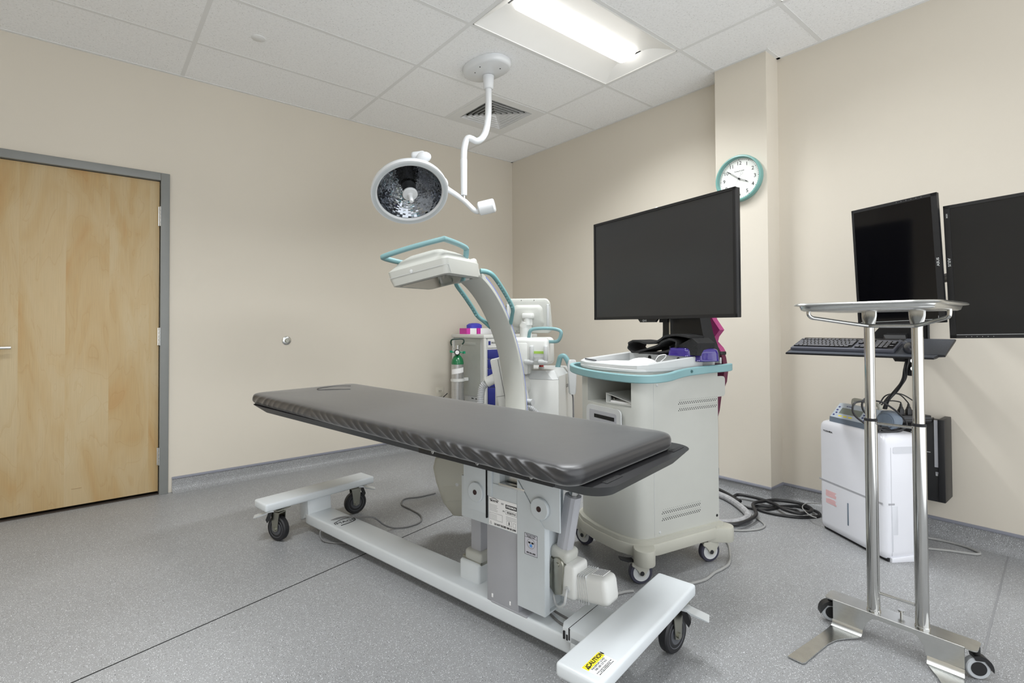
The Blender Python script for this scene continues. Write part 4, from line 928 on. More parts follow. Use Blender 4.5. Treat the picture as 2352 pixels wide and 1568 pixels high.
# folded black drape: a ribbon looped over itself
pts = [(.150, 1.003), (.155, .995), (.10, .992), (.02, 1.0), (-.05, 1.018), (-.10, 1.042), (-.14, 1.058), (-.185, 1.05), (-.20, 1.03), (-.185, 1.012), (-.15, 1.0), (-.10, .998)]
lp = [(-.24, 1.078), (-.16, 1.088), (-.10, 1.083), (-.06, 1.068), (-.02, 1.048), (.04, 1.042), (.10, 1.05), (.145, 1.052), (.172, 1.040), (.180, 1.022), (.168, 1.002), (.14, .992), (.09, 1.0), (.04, 1.012), (-.02, 1.028), (-.07, 1.052), (-.11, 1.066), (-.15, 1.058), (-.158, 1.036), (-.13, 1.016), (-.08, 1.004), (-.02, .996), (.04, .992), (.10, .989)]
b = B(); P = smooth_path([(y, z, 0) for y, z in lp], 5); R = []
for i, p in enumerate(P):
    t_ = (P[min(i + 1, len(P) - 1)] - P[max(i - 1, 0)]).normalized(); nn_ = V3((-t_.y, t_.x, 0)) * .0048
    e = .004 * math.sin(i * .9)
    R.append([(.10 + e, p.x + nn_.x, p.y + nn_.y), (.235 + e, p.x + nn_.x + .01, p.y + nn_.y), (.235 + e, p.x - nn_.x + .01, p.y - nn_.y), (.10 + e, p.x - nn_.x, p.y - nn_.y)])
b.rings(R, True, True, True, WK)
b.rings([[(.115, y, z + .0) for y, z in ((-.27, .992), (-.10, .992), (-.12, 1.02), (-.24, 1.074), (-.275, 1.05))], [(.23, y, z) for y, z in ((-.27, .992), (-.10, .992), (-.12, 1.02), (-.24, 1.074), (-.275, 1.05))]], True, True, True, WK)
o = b.obj('folded_drape', M_fab, ang=40); tag(o, 'black quilted strap folded into loops on top of the cart', 'folded fabric')
for dd, ww, zz, rz_, lab_ in ((.135, -.165, .985, .1, 'purple glossy eyewear case behind the tray, under the black strap'), (.20, -.232, .962, -.35, 'larger purple glossy eyewear case at the right rear corner of the cart')):
    t = thing('eyewear_case', lab_, 'case', M=WK @ T(dd, ww, zz) @ rotz(rz_), group='purple cases on the cart')
    k = 1.0 if dd < .19 else 1.0; b = B(); hx_, hy_ = (.038, .068) if dd < .19 else (.06, .058); hz_ = .040 if dd < .19 else .060
    b.rings([[(x, y, z * hz_ / .04) for x, y in rrect(-hx_ * q, hx_ * q, -hy_ * q, hy_ * q, .03 * q, 6)] for q, z in ((.97, 0), (1.04, .003), (1.0, .007), (.98, .025), (.90, .037), (.7, .0415))], True, True, True); b.obj('case_shell', M_pur, t, ang=50)
# magenta lead apron on the rear of the cart
AP = B(); R = []
prof_ = [(1.30, -.05, .0), (1.24, -.12, .01), (1.165, -.145, .01), (1.11, -.185, .012), (1.075, -.155, .01), (1.05, -.15, .008), (1.02, -.18, .012), (1.0, -.195, .012)]
for k, (z, wr, o_) in enumerate(prof_):
    R.append([(.36 + o_ + .006 * math.sin(q * 9 + k * .4), wr + (.10 - wr) * q, z) for q in [i / 12 for i in range(13)]] + [(.395 + o_ + .006 * math.sin(q * 9 + k * .4), wr + (.10 - wr) * q, z) for q in [1 - i / 12 for i in range(13)]])
ap = thing('lead_apron', 'magenta and plum lead apron hanging behind the workstation cart', 'apron', M=WK.copy())
b = B(); b.rings(R); b.obj('apron_top', M_apron, ap, ang=60)
R = []
for k, (z, wr) in enumerate([(1.0, -.198), (.97, -.205), (.93, -.21), (.90, -.212), (.85, -.205), (.78, -.175), (.70, -.165), (.66, -.155)]):
    R.append([(.366 + .008 * math.sin(q * 11 + k * .5), wr + (.06 - wr) * q, z) for q in [i / 12 for i in range(13)]] + [(.395 + .008 * math.sin(q * 11 + k * .5), wr + (.06 - wr) * q, z) for q in [1 - i / 12 for i in range(13)]])
b = B(); b.rings(R); b.obj('apron_skirt', M_aprd, ap, ang=60)
b = B(); b.bx(.36, .402, -.205, .08, .985, 1.002, bev=.004); b.obj('belt', M_blk, ap)
b = B(); b.box((.352, -.185, .958), (.012, .05, .03), rotz(0)); b.obj('buckle', M_plast, ap)
# under cart hidden hook to carry the apron
b = B(); b.bx(.28, .37, -.10, -.07, .94, .955); b.bx(.355, .375, -.12, .08, .935, .955); b.obj('rear_hanger', M_cream2, ct)

# ================================================================== CRASH CART + gas cylinder
cc = thing('drawer_cart', 'grey medical drawer cart with dark blue drawers in the room corner', 'medical cart', (-.825, -.58, 0))
CW_, CD_, CH = .62, .5, 1.057
b = B(); b.bx(.0, CW_, .0, CD_, .12, 1.025, bev=.004); b.obj('cart_body', M_plast, cc)
b = B(); b.bx(-.012, CW_ + .012, -.012, CD_ + .008, 1.025, CH, bev=.006); b.obj('cart_top', M_medw, cc)
b = B(); b.bx(-.004, .0, .055, .455, .50, 1.02); b.bx(-.006, 0, .12, .40, .955, .985, bev=.002); b.obj('side_panel', mat('grey green panel', (170, 173, 168), .4), cc)
b = B()
for z in (.475, .395, .33):
    b.bx(-.005, 0, .16, .19, z, z + .006); b.bx(-.005, 0, .08, .13, z, z + .006)
b.obj('side_slots', M_dark, cc)
b = B(); b.bx(-.008, .012, -.010, .012, .12, 1.025); b.bx(-.008, .004, .475, .50, .12, 1.025); b.obj('corner_post', M_medw, cc)
b = B(); b.bx(.035, .60, -.006, 0, .94, 1.02); nm = b.obj('name_strip', M_medw, cc)
b = B(); b.bx(.042, .066, -.008, -.005, .965, 1.0); b.obj('blue_square', M_navy, nm)
text('strip_text', 'WALTERS', .03, frame((.14, -.0085, .983), (1, 0, 0), (0, 0, 1), (0, -1, 0)), M_ink, nm)
zt = .925
for hgt in (.085, .085, .085, .085, .17, .17):
    b = B(); b.bx(.035, .59, -.012, 0, zt - hgt + .003, zt - .002, bev=.002); d_ = b.obj('drawer', M_navy, cc)
    b = B(); b.bx(.165, .46, -.05, -.012, zt - hgt / 2 - .002, zt - hgt / 2 + .022, bev=.009, seg=3); b.obj('drawer_handle', M_medw, d_); zt -= hgt
for x in (.06, .56):
    for y in (.06, .44):
        b = B(); b.cyl((x - .015, y, .05), (x + .015, y, .05), .05, seg=24); b.cyl((x, y, .05), (x, y, .12), .02); b.obj('caster', M_rub, cc)
# things on the drawer cart
for i, (x, y, lab_) in enumerate(((.044, .33, 'white glove box with magenta end, left one on the drawer cart'), (.166, .33, 'white glove box with magenta end, next to the first on the drawer cart'))):
    t = thing('glove_box', lab_, 'box', (-.825 + x, -.58 + y, CH), 0, 'boxes on the drawer cart')
    b = B(); b.bx(0, .116 if i == 0 else .25, 0, .115, 0, .056, bev=.002); b.obj('carton', M_paper, t)
    b = B(); b.bx(-.0008, .040, -.0008, .1158, .002, .0566); e = b.obj('magenta_end', M_mag, t)
b = B(); b.rings([[(x * q + .02, y * q, z) for x, y in rrect(-.07, .07, -.05, .05, .03, 4)] for q, z in ((1, 0), (1, .03), (.7, .045), (.3, .05))], True, True, True, T(-.67, -.19, CH + .056)); o = b.obj('glove', mat('blue nitrile', (70, 70, 190), .5)); tag(o, 'blue glove lying on the boxes on the drawer cart', 'glove')
b = B(); b.lathe([(.055, 0), (.06, .03), (.058, .08), (.045, .11), (.02, .125), (0, .126)], T(-.50, -.42, CH), 24, True, False); o = b.obj('storage_tub', mat('dark violet plastic', (52, 44, 128), .4)); tag(o, 'dark violet domed tub on the drawer cart behind the arc', 'tub')
# oxygen cylinder
ox = thing('oxygen_cylinder', 'aluminium oxygen cylinder with green shoulder standing beside the drawer cart', 'gas cylinder', (-.948, -.342, 0))
OR = .056
def on_ray(base_, z): return z
b = B(); b.lathe([(OR - .01, 0.02), (OR, .03), (OR, .79)], None, 32, True, False); b.obj('tank_body', M_alu, ox)
b = B(); b.lathe([(OR + .0004, .79), (OR + .0004, .805), (OR - .006, .835), (OR - .02, .858), (.024, .87), (.019, .876), (.019, .885)], None, 32, False, True); b.obj('tank_shoulder', M_tank, ox)
b = B(); b.cyl((0, 0, .87), (0, 0, .955), .0165, seg=18); b.cyl((0, 0, .955), (0, 0, .962), .019, seg=12); b.obj('valve_post', M_steel, ox)
b = B(); b.cyl((-.018, -.02, .90), (-.034, -.045, .90), .026, seg=24, bev=.003); b.obj('gauge', M_blk, ox)
b = B(); b.cyl((-.034, -.0455, .90), (-.0345, -.0462, .90), .018, seg=20); b.obj('gauge_dial', M_paper, ox)
b = B(); b.tube([(-.05, .03, .90), (.0, 0, .90), (.05, -.02, .895)], .006, 8); b.box((.055, -.022, .895), (.02, .02, .022)); b.box((-.05, .03, .905), (.018, .018, .018)); b.obj('green_fittings', mat('bright green fitting', (30, 150, 110), .4), ox)
b = B(); b.tube([(-.045, .025, .960), (-.052, .030, .985), (-.044, .022, 1.012), (.0, 0, 1.018), (.044, -.022, 1.016), (.05, -.030, .992), (.036, -.022, .968)], .0065, 8, sm=5); b.obj('carry_handle', mat('dark green grip', (15, 50, 40), .4), ox)
b = B(); b.tube([(-.045, .025, .960), (-.03, .016, .93), (-.015, .01, .91)], .003, 6); b.tube([(.036, -.022, .968), (.025, -.016, .94), (.015, -.01, .91)], .003, 6); b.obj('handle_wire', M_steel, ox)
b = B(); b.lathe([(OR + .001, .635), (OR + .001, .663)], None, 32, False, False); b.lathe([(OR + .006, .637), (OR + .006, .661)], None, 32, False, False); b.bx(.05, .112, -.012, .012, .635, .663); b.obj('holder_ring', M_medw, ox)
b = B(); b.rings([[(OR * 1.03 * math.cos(a_), OR * 1.03 * math.sin(a_), .70 + z + .02 * (k / 10)) for k, a_ in enumerate([math.radians(-190 + 13 * k) for k in range(11)])] for z in (0, .045)], False, False, False); b.obj('paper_tag', M_paper, ox)
b = B(); b.lathe([(.06, 0), (.064, .004), (.064, .05), (.060, .05)], None, 30, True, False); b.bx(.04, .112, -.02, .02, .0, .03); b.obj('holder_base', M_medw, ox)
tag(B().tube([(-.93, -.36, .60), (-.905, -.345, .58), (-.885, -.34, .50), (-.88, -.345, .40), (-.885, -.35, .25)], .007, 10, sm=6).obj('gas_hose', M_cabd), 'grey hose draped between the gas cylinder and the drawer cart', 'hose')
tag(B().tube([(-1.03, -.30, .53), (-1.08, -.23, .45), (-1.12, -.15, .35), (-1.14, -.10, .20), (-1.15, -.08, .05)], .004, 8, sm=6).obj('hanging_cable', M_cabb), 'thin black cord hanging left of the gas cylinder', 'cord')

# ================================================================== SURGICAL LAMP
sl = thing('surgical_lamp', 'white ceiling surgical lamp with round mirrored reflector on a bent arm', 'surgical lamp', (-1.42, -1.43, H))
def W3(*p): return V3(p)
ML = T(-1.462, -1.462, H) @ rotz(math.radians(97))
b = B(); ov = [(.185 * math.copysign(abs(math.cos(a_)) ** .85, math.cos(a_)), .125 * math.copysign(abs(math.sin(a_)) ** .85, math.sin(a_))) for a_ in [2 * PI * k / 48 for k in range(48)]]
b.rings([[(x * q, y * q, z) for x, y in ov] for q, z in ((1, 0), (1.0, -.010), (.99, -.028), (.96, -.038), (.90, -.043), (.3, -.045))], True, True, True, ML); cnp = b.obj('ceiling_canopy', M_lampw, sl, world=True, ang=50)
b = B()
for x, y in ((.06, .05), (-.02, .08), (-.10, -.03)): b.cyl(ML @ V3((x, y, -.040)), ML @ V3((x, y, -.0465)), .004, seg=8)
b.obj('canopy_screws', M_ink, cnp, world=True)
A0 = W3(-1.420, -1.428, 2.85)
b = B(); b.lathe([(.040, 0), (.036, -.05), (.034, -.085), (.030, -.09)], T(-1.42, -1.428, 2.85), 26); b.obj('canopy_socket', M_lampw, sl, world=True)
p_ = [W3(-1.420, -1.428, 2.78), W3(-1.419, -1.427, 2.655), W3(-1.422, -1.424, 2.56), W3(-1.432, -1.412, 2.475), W3(-1.452, -1.395, 2.425), W3(-1.478, -1.372, 2.405), W3(-1.505, -1.350, 2.420), W3(-1.525, -1.336, 2.425), W3(-1.538, -1.325, 2.405), W3(-1.548, -1.317, 2.345), W3(-1.550, -1.315, 2.26)]
b = B(); b.tube(p_, .0225, 18, sm=6); b.obj('drop_arm', M_lampw, sl, world=True)
b = B(); b.cyl(W3(-1.550, -1.315, 2.28), W3(-1.547, -1.313, 2.03), .0245, .021, seg=20, bev=.003); b.obj('joint_sleeve', M_lampw, sl, world=True)
b = B(); b.cyl(W3(-1.547, -1.313, 2.03), W3(-1.545, -1.312, 2.005), .014, seg=14); b.obj('swivel_pin', M_steel, sl, world=True)
vd = V3((.48777, .88674, .26396)).normalized(); D0 = V3((-3.5427, -4.1796, 1.1365)) + vd * 3.40 * 1.045
upi = (V3((0, 0, 1)) - vd * vd.z).normalized(); rti = vd.cross(upi)
dn = (rti * .18 - upi * .98).normalized(); nrm_ = (-vd * math.cos(math.radians(37)) + dn * math.sin(math.radians(37))).normalized()
xm = (rti * .98 + upi * .18); xm = (xm - nrm_ * xm.dot(nrm_)).normalized(); ym = nrm_.cross(xm)
LMx = frame(D0, xm, ym, nrm_); RL = .256
b = B(); b.lathe([(.0, -.105), (.06, -.103), (.12, -.088), (.18, -.06), (.225, -.030), (.252, -.008), (RL, .006), (RL, .018), (.254, .028), (.240, .030), (.222, .028), (.214, .022), (.212, .012)], LMx, 72, False, False); hd = b.obj('lamp_housing', M_lampw, sl, world=True, ang=60)
b = B(); n_, mseg = 26, 64; R = []
for k in range(n_):
    r_ = .212 * (1 - k / (n_ - 1)) + .035 * (k / (n_ - 1)); z = .010 - .085 * (1 - (r_ / .212) ** 2)
    R.append([(r_ * math.cos(2 * PI * i / mseg), r_ * math.sin(2 * PI * i / mseg), z) for i in range(mseg)])
b.rings(R, True, False, True)
# tilt each facet slightly so it mirrors its own patch of the room
for f in b.bm.faces:
    pass
bmesh.ops.split_edges(b.bm, edges=b.bm.edges[:])
for f in b.bm.faces:
    c_ = f.calc_center_median(); ax_ = V3((rnd.uniform(-1, 1), rnd.uniform(-1, 1), 0)).normalized() if c_.length else V3((1, 0, 0))
    q_ = Matrix.Rotation(rnd.uniform(-.13, .13), 3, ax_)
    for v in f.verts: v.co = c_ + q_ @ (v.co - c_)
bmesh.ops.transform(b.bm, matrix=LMx, verts=b.bm.verts)
M_mir = mat('faceted mirror', (172, 174, 178), .05, 1.0, var=.02)
b.obj('faceted_reflector', M_mir, hd, world=True, ang=1)
b = B(); b.lathe([(.216, .012), (.216, .014), (.0, .024)], LMx, 48, False, False); 
M_gls = bpy.data.materials.new('clear lamp glass'); M_gls.use_nodes = True; nt = M_gls.node_tree; nt.nodes.clear()
o_ = nt.nodes.new('ShaderNodeOutputMaterial'); tr_ = nt.nodes.new('ShaderNodeBsdfTransparent'); gl_ = nt.nodes.new('ShaderNodeBsdfGlossy'); gl_.inputs['Roughness'].default_value = .03; mx_ = nt.nodes.new('ShaderNodeMixShader'); fr_ = nt.nodes.new('ShaderNodeFresnel'); fr_.inputs[0].default_value = 1.3
nz_ = nt.nodes.new('ShaderNodeTexNoise'); nz_.inputs['Scale'].default_value = 3; cr_ = nt.nodes.new('ShaderNodeValToRGB'); cr_.color_ramp.elements[0].color = (.93, .95, .97, 1); cr_.color_ramp.elements[1].color = (.97, .98, .99, 1)
nt.links.new(nz_.outputs['Fac'], cr_.inputs[0]); nt.links.new(cr_.outputs[0], tr_.inputs[0]); nt.links.new(fr_.outputs[0], mx_.inputs[0]); nt.links.new(tr_.outputs[0], mx_.inputs[1]); nt.links.new(gl_.outputs[0], mx_.inputs[2]); nt.links.new(mx_.outputs[0], o_.inputs[0])
b.obj('cover_glass', M_gls, hd, world=True, ang=60)
b = B(); b.lathe([(.046, -.06), (.044, -.01), (.036, .004), (.034, .006)], LMx, 30, True, True); b.obj('bulb_shroud', M_blk, hd, world=True)
b = B(); b.lathe([(.050, .020), (.050, .032), (.046, .037), (.018, .037), (.016, .040), (.0135, .105), (.010, .108)], LMx, 30, True, True); b.obj('sterile_handle', M_lampw, hd, world=True)
b = B()
for a0 in (.55, 2.85): pass
b.lathe([(.2235, .0290), (.2445, .0302)], LMx, 72, False, False); b.obj('ring_seam', M_pale, hd, world=True)
text('ring_text', 'MAXIMUM', .011, LMx @ rotz(math.radians(82)) @ T(-.236, 0, .0308) @ rotz(PI / 2), M_inkg, hd, world=True) if False else None
# yoke and balance arm
kn = LMx @ V3((.02, .19, -.075)); b = B(); b.ball((0, 0, 0), (.052, .036, .034), LMx @ T(.125, .205, -.060) , 20, 12); b.bx(.05, .14, .17, .235, -.10, -.055, LMx, bev=.015, seg=3); b.obj('yoke_cap', M_lampw, sl, world=True)
y0 = LMx @ V3((.10, .0, -.10)); E1 = W3(-1.640, -1.236, 2.085); E2 = W3(-1.545, -1.312, 1.995); E3 = W3(-1.492, -1.352, 1.932); E4 = W3(-1.470, -1.372, 1.922); E5 = W3(-1.435, -1.40, 1.945)
b = B(); b.tube([LMx @ V3((.19, .05, -.09)), LMx @ V3((.245, .0, -.06)), E1, E1.lerp(E2, .5), E2, E2.lerp(E3, .6), E3, E4, E5], .0185, 16, sm=6); b.obj('balance_arm', M_lampw, sl, world=True)
dW = (rti * .98 + upi * .28 - vd * .25).normalized(); b = B(); b.cyl(W3(-1.445, -1.392, 1.945) - dW * .03, W3(-1.445, -1.392, 1.945) + dW * .085, .048, seg=30, bev=.008); b.obj('counterweight', M_lampw, sl, world=True)
# ================================================================== INSTRUMENT STAND
ms = thing('instrument_stand', 'stainless steel tray stand on two posts in front of the wall monitors', 'instrument stand', (-1.33, -3.65, 0))
b = B(); t0 = .004
def strip(pts, th=t0):
    """bent sheet: list of (x, ylo, yhi, z) stations"""
    R = []
    for i, (x, a_, c_, z) in enumerate(pts):
        p, q = pts[max(i - 1, 0)], pts[min(i + 1, len(pts) - 1)]; tt_ = V3((q[0] - p[0], 0, q[3] - p[3])).normalized(); n_ = V3((-tt_.z, 0, tt_.x)) * (th / 2)
        R.append([(x + n_.x, a_, z + n_.z), (x + n_.x, c_, z + n_.z), (x - n_.x, c_, z - n_.z), (x - n_.x, a_, z - n_.z)])
    b.rings(R)
pl = rrect(-1.362, -1.285, -3.862, -3.432, .012, 4); b.prism(pl, .098, .102)
b.prism([(-3.462, .102), (-3.832, .102), (-3.832, .035), (-3.735, .030), (-3.728, .062), (-3.712, .084), (-3.70, .088), (-3.60, .088), (-3.585, .084), (-3.570, .066), (-3.556, .030), (-3.462, .030)], -.002, .002, Matrix(((0, .0, 1, -1.364), (1, 0, 0, 0), (0, 1, 0, 0), (0, 0, 0, 1))))
b.sweep([V3((-1.360, -3.462, .0985)), V3((-1.360, -3.832, .0985))], [(x * .0045, y * .0045) for x, y in ((-1, -.4), (-.4, -1), (.4, -1), (1, -.4), (1, .4), (.4, 1), (-.4, 1), (-1, .4))], up=(0, 0, 1))
for a0, a1, t0_, t1_ in ((-3.556, -3.460, -3.480, -3.428), (-3.832, -3.738, -3.866, -3.812)):
    near = a0 if a0 > -3.7 else a1; far = a1 if a0 > -3.7 else a0
    tin = t0_ if a0 > -3.7 else t1_; tout = t1_ if a0 > -3.7 else t0_
    st_ = []
    for x, z, f_ in ((-1.364, .032, 0), (-1.368, .020, 0), (-1.378, .010, .02), (-1.40, .007, .25), (-1.425, .006, .50), (-1.455, .005, .72), (-1.50, .005, .86), (-1.60, .005, .95), (-1.672, .005, 1.0), (-1.685, .005, 1.0)):
        yi = near + (tin - near) * f_; yo_ = far + (tout - far) * ((-1.364 - x) / .321)
        if x < -1.68: yi += .006 * (-1 if a0 > -3.7 else -1) * -1; 
        st_.append((x, min(yi, yo_), max(yi, yo_), z))
    strip(st_)
bs = b.obj('base_plate', M_steel, ms, world=True, ang=30)
b = B(); b.cyl((-1.30, -3.655, .102), (-1.30, -3.655, .118), .004, seg=10); b.cyl((-1.30, -3.655, .118), (-1.30, -3.655, .124), .010, seg=16); b.obj('base_knob', M_chrome, ms, world=True)
for yy in (-3.452, -3.842):
    for sx_ in (0,):
        b = B(); cx = -1.322; yy += .012 if yy > -3.6 else -.012; ax3 = V3((-.80, -.60, 0)); c3 = V3((cx, yy, .036)); WF = frame((cx, yy, 0), (.6, -.8, 0), (0, 0, 1), (-.8, -.6, 0))
        b.cyl(c3 - ax3 * .011, c3 + ax3 * .011, .034, seg=30, bev=.003); wh = b.obj('wheel', mat('pale grey wheel', (176, 180, 184), .45), ms, world=True)
        b = B(); b.cyl(c3 - ax3 * .0125, c3 + ax3 * .0125, .0215, seg=26); b.obj('hub', M_blk, wh, world=True)
        b = B(); sg = -1 if yy > -3.6 else 1; hs_ = [(sg * .040 * math.cos(a_), .036 + .042 * math.sin(a_)) for a_ in [math.radians(-10 + 15 * k) for k in range(9)]] + [(sg * -.01, .062), (sg * .015, .062), (sg * .028, .045)]
        b.prism(hs_, -.015, .015, WF); b.cyl((cx, yy, .07), (cx, yy, .1), .01); b.obj('wheel_hood', M_blk, wh, world=True)
PA, PB = (-1.330, -3.581), (-1.326, -3.719)
for px_, py_ in (PA, PB):
    b = B(); b.lathe([(.0215, .102), (.0215, .106), (.0195, .108), (.0195, .785)], T(px_, py_, 0), 32, True, True); b.obj('outer_post', M_chrome, ms, world=True)
    b = B(); b.lathe([(.0205, .785), (.0205, .793), (.0165, .795)], T(px_, py_, 0), 28, True, True); b.obj('post_collar', M_ink, ms, world=True)
    b = B(); R = []; vdx, vdy = .766, -.643   # flattened end faces the brace
    for k in range(24):
        z = .78 + (1.188 - .78) * k / 23 if k < 8 else 1.10 + (1.188 - 1.10) * (k - 8) / 15
        f_ = max(0, min(1, (z - 1.12) / .05)); f_ = f_ * f_ * (3 - 2 * f_); ra = .0165 + .0075 * f_; rb = .0165 - .011 * f_
        R.append([(px_ + (.0) + rb * math.cos(q), py_ + ra * math.sin(q), z) for q in [2 * PI * i / 26 for i in range(26)]])
    b.rings(R); b.obj('inner_post', M_chrome, ms, world=True)
b = B(); b.tube([(PA[0], PA[1] - .018, .778), (PB[0], PB[1] + .018, .778)], .005, 10); b.obj('cross_bar', M_chrome, ms, world=True)
b = B(); b.box(((PA[0] + PB[0]) / 2, (PA[1] + PB[1]) / 2, .170), (.004, .098, .010), None, bev=.001); b.tube([(PA[0], PA[1] - .018, .170), (PB[0], PB[1] + .018, .170)], .0022, 8); b.obj('lower_tie', M_steel, ms, world=True)
b = B(); rod = [(-1.555, -3.462, 1.186), (-1.555, -3.462, 1.170), (-1.545, -3.468, 1.160), (-1.52, -3.480, 1.156), (-1.40, -3.542, 1.139), (-1.348, -3.578, 1.131), (-1.346, -3.60, 1.130), (-1.342, -3.70, 1.130), (-1.344, -3.722, 1.131), (-1.372, -3.765, 1.143), (-1.392, -3.80, 1.153), (-1.402, -3.815, 1.160), (-1.404, -3.818, 1.172), (-1.404, -3.818, 1.188)]
b.tube(rod, .0068, 12, sm=4); b.obj('brace_rod', M_chrome, ms, world=True)
b = B()
def tr_ring(ins, z, r): return [(x, y, z) for x, y in rrect(-1.680 + ins, -1.200 - ins, -3.846 + ins, -3.438 - ins, max(.008, r - ins), 8)]
b.rings([tr_ring(.030, 1.1805, .07), tr_ring(.022, 1.184, .07), tr_ring(.017, 1.197, .07), tr_ring(.003, 1.1985, .07), tr_ring(.0, 1.2015, .07), tr_ring(.003, 1.2055, .07), tr_ring(.006, 1.207, .07), tr_ring(.018, 1.204, .07), tr_ring(.021, 1.186, .07), tr_ring(.030, 1.183, .07)], True, True, True)
b.obj('tray', M_steel, ms, world=True, ang=50)

# ================================================================== WALL WORKSTATION
wm_ = thing('wall_workstation_mount', 'black wall mount with keyboard shelf and monitor arms beside the column', 'wall mount', (0, -3.42, 1.0))
b = B(); b.bx(-.045, 0, -3.465, -3.375, .97, 1.62, bev=.004); b.obj('wall_track', M_blk, wm_, world=True)
KM = frame((-.64, -3.34, .985), (0, -1, 0), V3((.26, 0, .075)).normalized(), V3((.26, 0, .075)).normalized().cross(V3((0, -1, 0))) * -1)
if KM.col[2][2] < 0: KM = frame((-.64, -3.34, .985), (0, -1, 0), V3((.26, 0, .075)).normalized(), V3((0, -1, 0)).cross(V3((.26, 0, .075)).normalized()))
kd = V3((.26, 0, .075)).normalized(); KM = frame((-.64, -3.34, .985), (0, -1, 0), kd, V3((0, -1, 0)).cross(kd))
KZ = KM.col[2][2]
b = B(); s_ = 1 if KZ > 0 else -1
b.prism([(-.325, 0), (.292, 0), (.300, .015), (.302, .035), (.325, .04), (.325, .278), (-.325, .278)], -.008 * s_, 0, KM, bev=.001); ks = b.obj('keyboard_shelf', M_blk, wm_, world=True)
b = B(); b.prism([(-.322, .002), (.290, .002), (.30, .035), (-.31, .035)], 0, .0025 * s_, KM); b.obj('front_lip', M_pad, ks, world=True)
b = B(); b.prism([(.12, .038), (.322, .042), (.322, .276), (.14, .276)], 0, .0022 * s_, KM); b.obj('mouse_pad', M_pad, ks, world=True)
b = B(); b.tube([(-.40, -3.505, .985), (-.39, -3.505, .94), (-.385, -3.505, .89)], .012, 10); b.box((-.395, -3.505, .93), (.02, .05, .10), None, bev=.009); b.obj('tilt_bracket', M_blk, wm_, world=True)
for z in (.956, .918):
    b = B(); b.cyl((-.404, -3.507, z), (-.412, -3.510, z), .012, seg=20, bev=.002); b.obj('bracket_knob', M_steel, wm_, world=True)
b = B(); b.rings([[(x, y, z) for x, y, z in ((-.42, -3.50, .95), (-.42, -3.44, .95), (-.42, -3.44, .985), (-.42, -3.50, .985))], [(-.36, -3.47, 1.03), (-.36, -3.38, 1.03), (-.36, -3.38, 1.08), (-.36, -3.47, 1.08)], [(-.04, -3.45, 1.08), (-.04, -3.39, 1.08), (-.04, -3.39, 1.13), (-.04, -3.45, 1.13)]]); b.obj('shelf_arm', M_blk, wm_, world=True)
b = B(); b.prism([(-3.30, 1.060), (-3.54, 1.060), (-3.54, 1.135), (-3.36, 1.135)], -.30, -.27, Matrix(((0, 0, 1, 0), (1, 0, 0, 0), (0, 1, 0, 0), (0, 0, 0, 1)))); b.tube([(-.29, -3.545, 1.06), (-.29, -3.545, 1.20)], .008, 10); b.obj('arm_column', M_blk, wm_, world=True)
b = B(); b.tube([(-.04, -3.42, 1.40), (-.30, -3.45, 1.42), (-.60, -3.535, 1.42)], .022, 12); b.tube([(-.04, -3.42, 1.34), (-.30, -3.62, 1.36), (-.64, -3.80, 1.36)], .022, 12)
b.box((-.615, -3.535, 1.42), (.03, .10, .10), None, bev=.004); b.box((-.645, -3.80, 1.36), (.03, .10, .10), None, bev=.004); b.obj('monitor_arm', M_blk, wm_, world=True)
b = B()
for k in range(3): b.tube([(-.29 - .004 * k, -3.455 - .012 * k, 1.13), (-.295, -3.46 - .010 * k, 1.09), (-.29, -3.462 - .009 * k, 1.06)], .003, 8)
b.obj('mount_cables', M_cabb, wm_, world=True)

